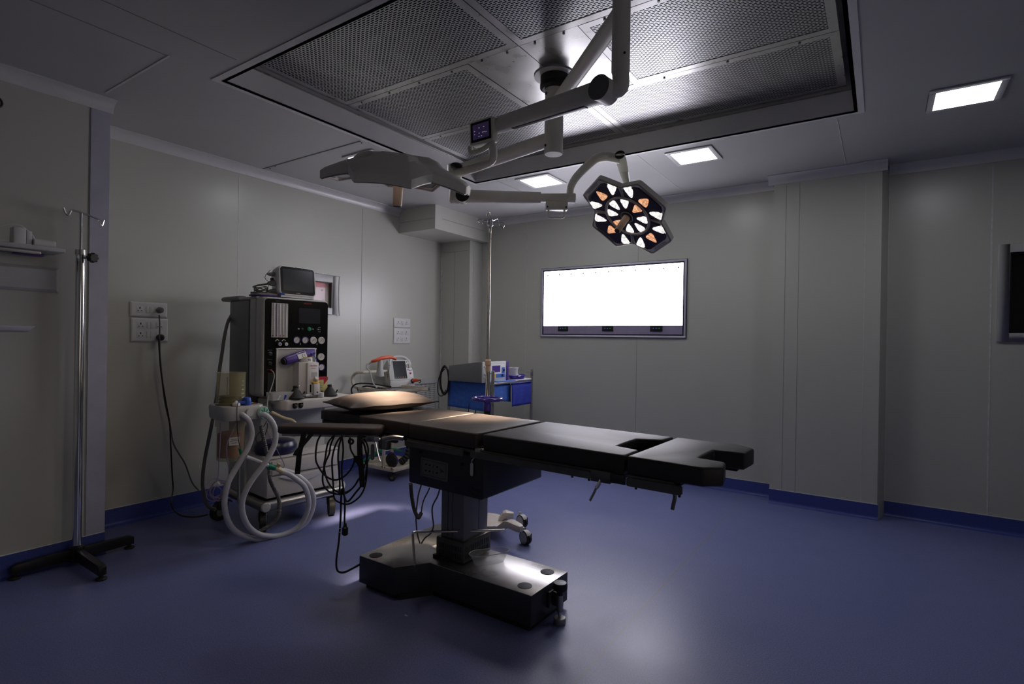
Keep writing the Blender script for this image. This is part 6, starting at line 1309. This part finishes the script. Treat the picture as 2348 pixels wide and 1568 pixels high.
MB().tube([(-3.868, 3.385, 1.132), (-3.841, 3.391, 1.106), (-3.822, 3.391, 1.063), (-3.793, 3.387, 1.006), (-3.755, 3.400, 0.960)], 0.006, 8).build('cable', 'lgrey', pk)

# ================================================================== instrument trolley near the back wall
A = Vector((-3.172, 4.373, 0.990)); TZ = A.z
x1, y0 = A.x, A.y; x0 = (-3.736, 4.373, 0.996)[0]; y1 = (-3.172, 5.097, 0.999)[1]
t = thing('instrument_trolley', ((x0+x1)/2, (y0+y1)/2, 0), 'stainless steel instrument trolley with guard rails by the back wall', 'trolley')
MB().box(x0, x1, y0, y1, TZ-0.03, TZ-0.01).build('top_shelf', 'steel', t, bevel=0.003)
MB().box(x0, x1, y0, y1, 0.30, 0.32).build('lower_shelf', 'steel', t, bevel=0.003)
for x in (x0, x1):
    for y in (y0, y1):
        lg = MB().tube([(x, y, 0.10), (x, y, TZ+0.10)], 0.016, 12, 0).build('leg', 'steel2', t)
        MB().lathe([(0.018, 0), (0.018, 0.012), (0, 0.014)], (x, y, TZ+0.098), n=14).build('leg_cap', 'steel', lg)
        caster(t, (x, y, 0.045), 0.045, 0.028, 30, lever=False)
MB().tube([(x0, y0, TZ+0.085), (x1, y0, TZ+0.085)], 0.007, 10, 0).build('guard_rail', 'steel', t)
MB().tube([(x0, y1, TZ+0.085), (x1, y1, TZ+0.085)], 0.007, 10, 0).build('guard_rail', 'steel', t)
MB().tube([(x0, y0, TZ+0.085), (x0, y1, TZ+0.085)], 0.007, 10, 0).build('guard_rail', 'steel', t)
def hang(name, m, P0, P1, drop0, drop1, lb, nrm, ztop, lay):
    # cloth lying on the shelf edge and hanging down in front of it
    g = []
    for i in range(15):
        k = i/14; p = Vector(P0).lerp(Vector(P1), k); dr = drop0+(drop1-drop0)*k; row = []
        for j in range(4): row.append((p.x-nrm[0]*lay*(1-j/3), p.y-nrm[1]*lay*(1-j/3), ztop+0.004))
        for j in range(1, 11):
            f_ = j/10; wv_ = 0.006*math.sin(k*17+f_*2)*f_ + 0.004*math.sin(k*31)*f_
            row.append((p.x+nrm[0]*(0.012+wv_), p.y+nrm[1]*(0.012+wv_), ztop-dr*f_))
        g.append(row)
    q = MB(); q.sheet(g, 0.0025); return tag(q.build(name, m, angle=80), lb, 'drape', 'blue cloths hanging from the instrument trolley')
hang('surgical_drape', 'drape', (x0+0.005, y0, 0), (x1-0.05, y0, 0), 0.275, 0.295, 'wide blue cloth hanging from the left front edge of the instrument trolley', (0, -1.0, 0), TZ-0.004, 0.12)
hang('surgical_drape', 'drape2', (x1, y0+0.32, 0), (x1, y1-0.02, 0), 0.235, 0.235, 'dark navy cloth hanging from the right side of the instrument trolley', (1.0, 0, 0), TZ-0.036, -0.02)
hang('surgical_drape', 'drape', (x1-0.04, y0+0.03, 0), (x1-0.04, y0+0.36, 0), 0.15, 0.19, 'narrow blue cloth hanging behind the navy cloth, partly in shade', (1.0, 0, 0), TZ-0.036, -0.02)
# electrosurgical unit, front towards +X
ez = TZ-0.008
FY0 = (-3.232, 4.285, 1.103)[1]; FY1 = (-3.232, 4.709, 1.088)[1]
fx = x1-0.06
t = thing('electrosurgical_unit', (fx-0.2, (FY0+FY1)/2, ez), 'grey electrosurgical unit with a violet display on the instrument trolley', 'surgical generator')
H = 0.205
MB().loft([[(x, y, z) for x, z in ((fx-0.44, ez), (fx-0.012, ez), (fx-0.012, ez+H), (fx-0.06, ez+H), (fx-0.44, ez+0.155))] for y in (FY0, FY1)]).build('housing', 'mgrey', t, bevel=0.006)
MB().box(fx-0.014, fx, FY0-0.004, FY1-0.02, ez, ez+H+0.004).build('front_panel', 'lavender' if False else 'lgrey', t, bevel=0.006)
FF = fr((fx+0.0003, (FY0+FY1)/2-0.012, ez+H/2), (0, 1, 0), (0, 0, 1)); wf = FY1-FY0-0.024
for cx, cy, w_, h_, m, nm in ((0.09, 0.042, 0.46, 0.055, 'paper', 'label_strip'), (0.0, 0.005, 0.0, 0, '', '')): pass
MB(FF).prism(rrect(wf*0.62, 0.100, 0.004), 0, 0.0012, Matrix.Translation((wf*0.14, 0.028, 0))).build('panel_field', 'paper', t)
MB(FF).prism(rrect(wf*0.35, 0.066, 0.002), 0.0012, 0.0022, Matrix.Translation((wf*0.06, 0.030, 0))).build('screen', 'violet', t)
MB(FF).prism(rrect(wf*0.14, 0.060, 0.002), 0.0012, 0.0022, Matrix.Translation((wf*0.37, 0.012, 0))).build('key_field', 'drape', t)
MB(FF).prism(rrect(wf*0.38, 0.038, 0.002), 0.0012, 0.0022, Matrix.Translation((wf*0.26, -0.040, 0))).build('socket_field', 'drape', t)
MB(FF).prism(rrect(wf*0.14, 0.038, 0.002), 0.0012, 0.0022, Matrix.Translation((-wf*0.02, -0.040, 0))).build('socket_field', 'amber', t)
for u, v in ((0.33, -0.040), (0.40, 0.012)): MB(FF).prism(rrect(0.026, 0.022, 0.003), 0.0022, 0.006, Matrix.Translation((wf*u, v, 0))).build('socket', 'black', t)
for v in (0.06, -0.01, -0.05): MB(FF).lathe([(0.012, 0), (0.011, 0.008), (0, 0.008)], (-wf*0.42, v, 0), n=14).build('socket', 'white', t)
MB().box(fx-0.10, fx+0.002, FY1-0.02, FY1+0.025, ez, ez+H+0.002).build('side_holder', 'violet', t, bevel=0.004)
cupy = (-3.252, 4.853, 1.081)[1]
t = thing('plastic_tub', (fx-0.02, cupy, ez), 'translucent white plastic tub beside the electrosurgical unit', 'tub')
MB().lathe([(0.042, ez), (0.046, ez+0.12), (0.052, ez+0.124), (0.052, ez+0.135), (0.0, ez+0.136)], (fx-0.03, cupy+0.02, 0), n=24).build('tub', 'clearw', t)
cy_ = (-3.222, 4.894, 1.020)[1]
t = thing('blue_cable', (fx, cy_, ez), 'coiled bright blue cable lying at the right end of the trolley top', 'cable')
for k in range(5): MB().tube([(x1-0.07+(0.055+0.004*k)*math.cos(2*PI*i/14+k), cy_+0.02+(0.10+0.006*k)*math.sin(2*PI*i/14+k), ez+0.012+0.009*k) for i in range(14)], 0.006, 7, 3, True).build('loop', 'bluew', t)
t = tag(MB().box(x1-0.16, x1+0.006, y1-0.32, y1+0.02, ez, ez+0.010).build('paper_sheets', 'paper', bevel=0.002), 'stack of white sheets at the right end of the trolley top', 'paper')
t = tag(MB().box(x1-0.14, x1-0.004, y0+0.10, y0+0.44, ez, ez+0.006).build('blue_wrap', 'drape', bevel=0.002), 'folded light blue wrap on the trolley top in front of the unit', 'cloth')
# black cable coil on the left front post
t = thing('hanging_cable', (x0-0.01, y0-0.02, TZ-0.1), 'black cable coil hanging on the left post of the instrument trolley', 'cable')
for k in range(7): MB().tube([(x0-0.035+(0.055+0.004*(k % 3))*math.cos(2*PI*i/14)+0.004*k, y0-0.03-0.006*k, TZ-0.01+(0.135+0.006*(k % 4))*math.sin(2*PI*i/14)) for i in range(14)], 0.006, 7, 3, True).build('loop', 'cable', t)
MB().tube([(x0-0.03, y0-0.04, TZ+0.11), (x0-0.10, y0-0.04, TZ+0.03), (x0-0.125, y0-0.04, TZ-0.10), (x0-0.10, y0-0.04, TZ-0.17), (x0-0.05, y0-0.04, TZ-0.17), (x0-0.01, y0-0.04, TZ-0.11)], 0.005, 7).build('loop', 'cable', t)
t = thing('trailing_leads', (x1-0.3, y0-0.02, 0.5), 'two black leads hanging below the wide blue cloth of the instrument trolley', 'cable')
for dx in (-0.30, -0.21): MB().tube([(x1+dx, y0+0.02, TZ-0.02), (x1+dx+0.01, y0-0.005, TZ-0.22), (x1+dx-0.01, y0-0.008, TZ-0.5), (x1+dx-0.06, y0+0.02, 0.33)], 0.005, 7).build('lead', 'cable', t)
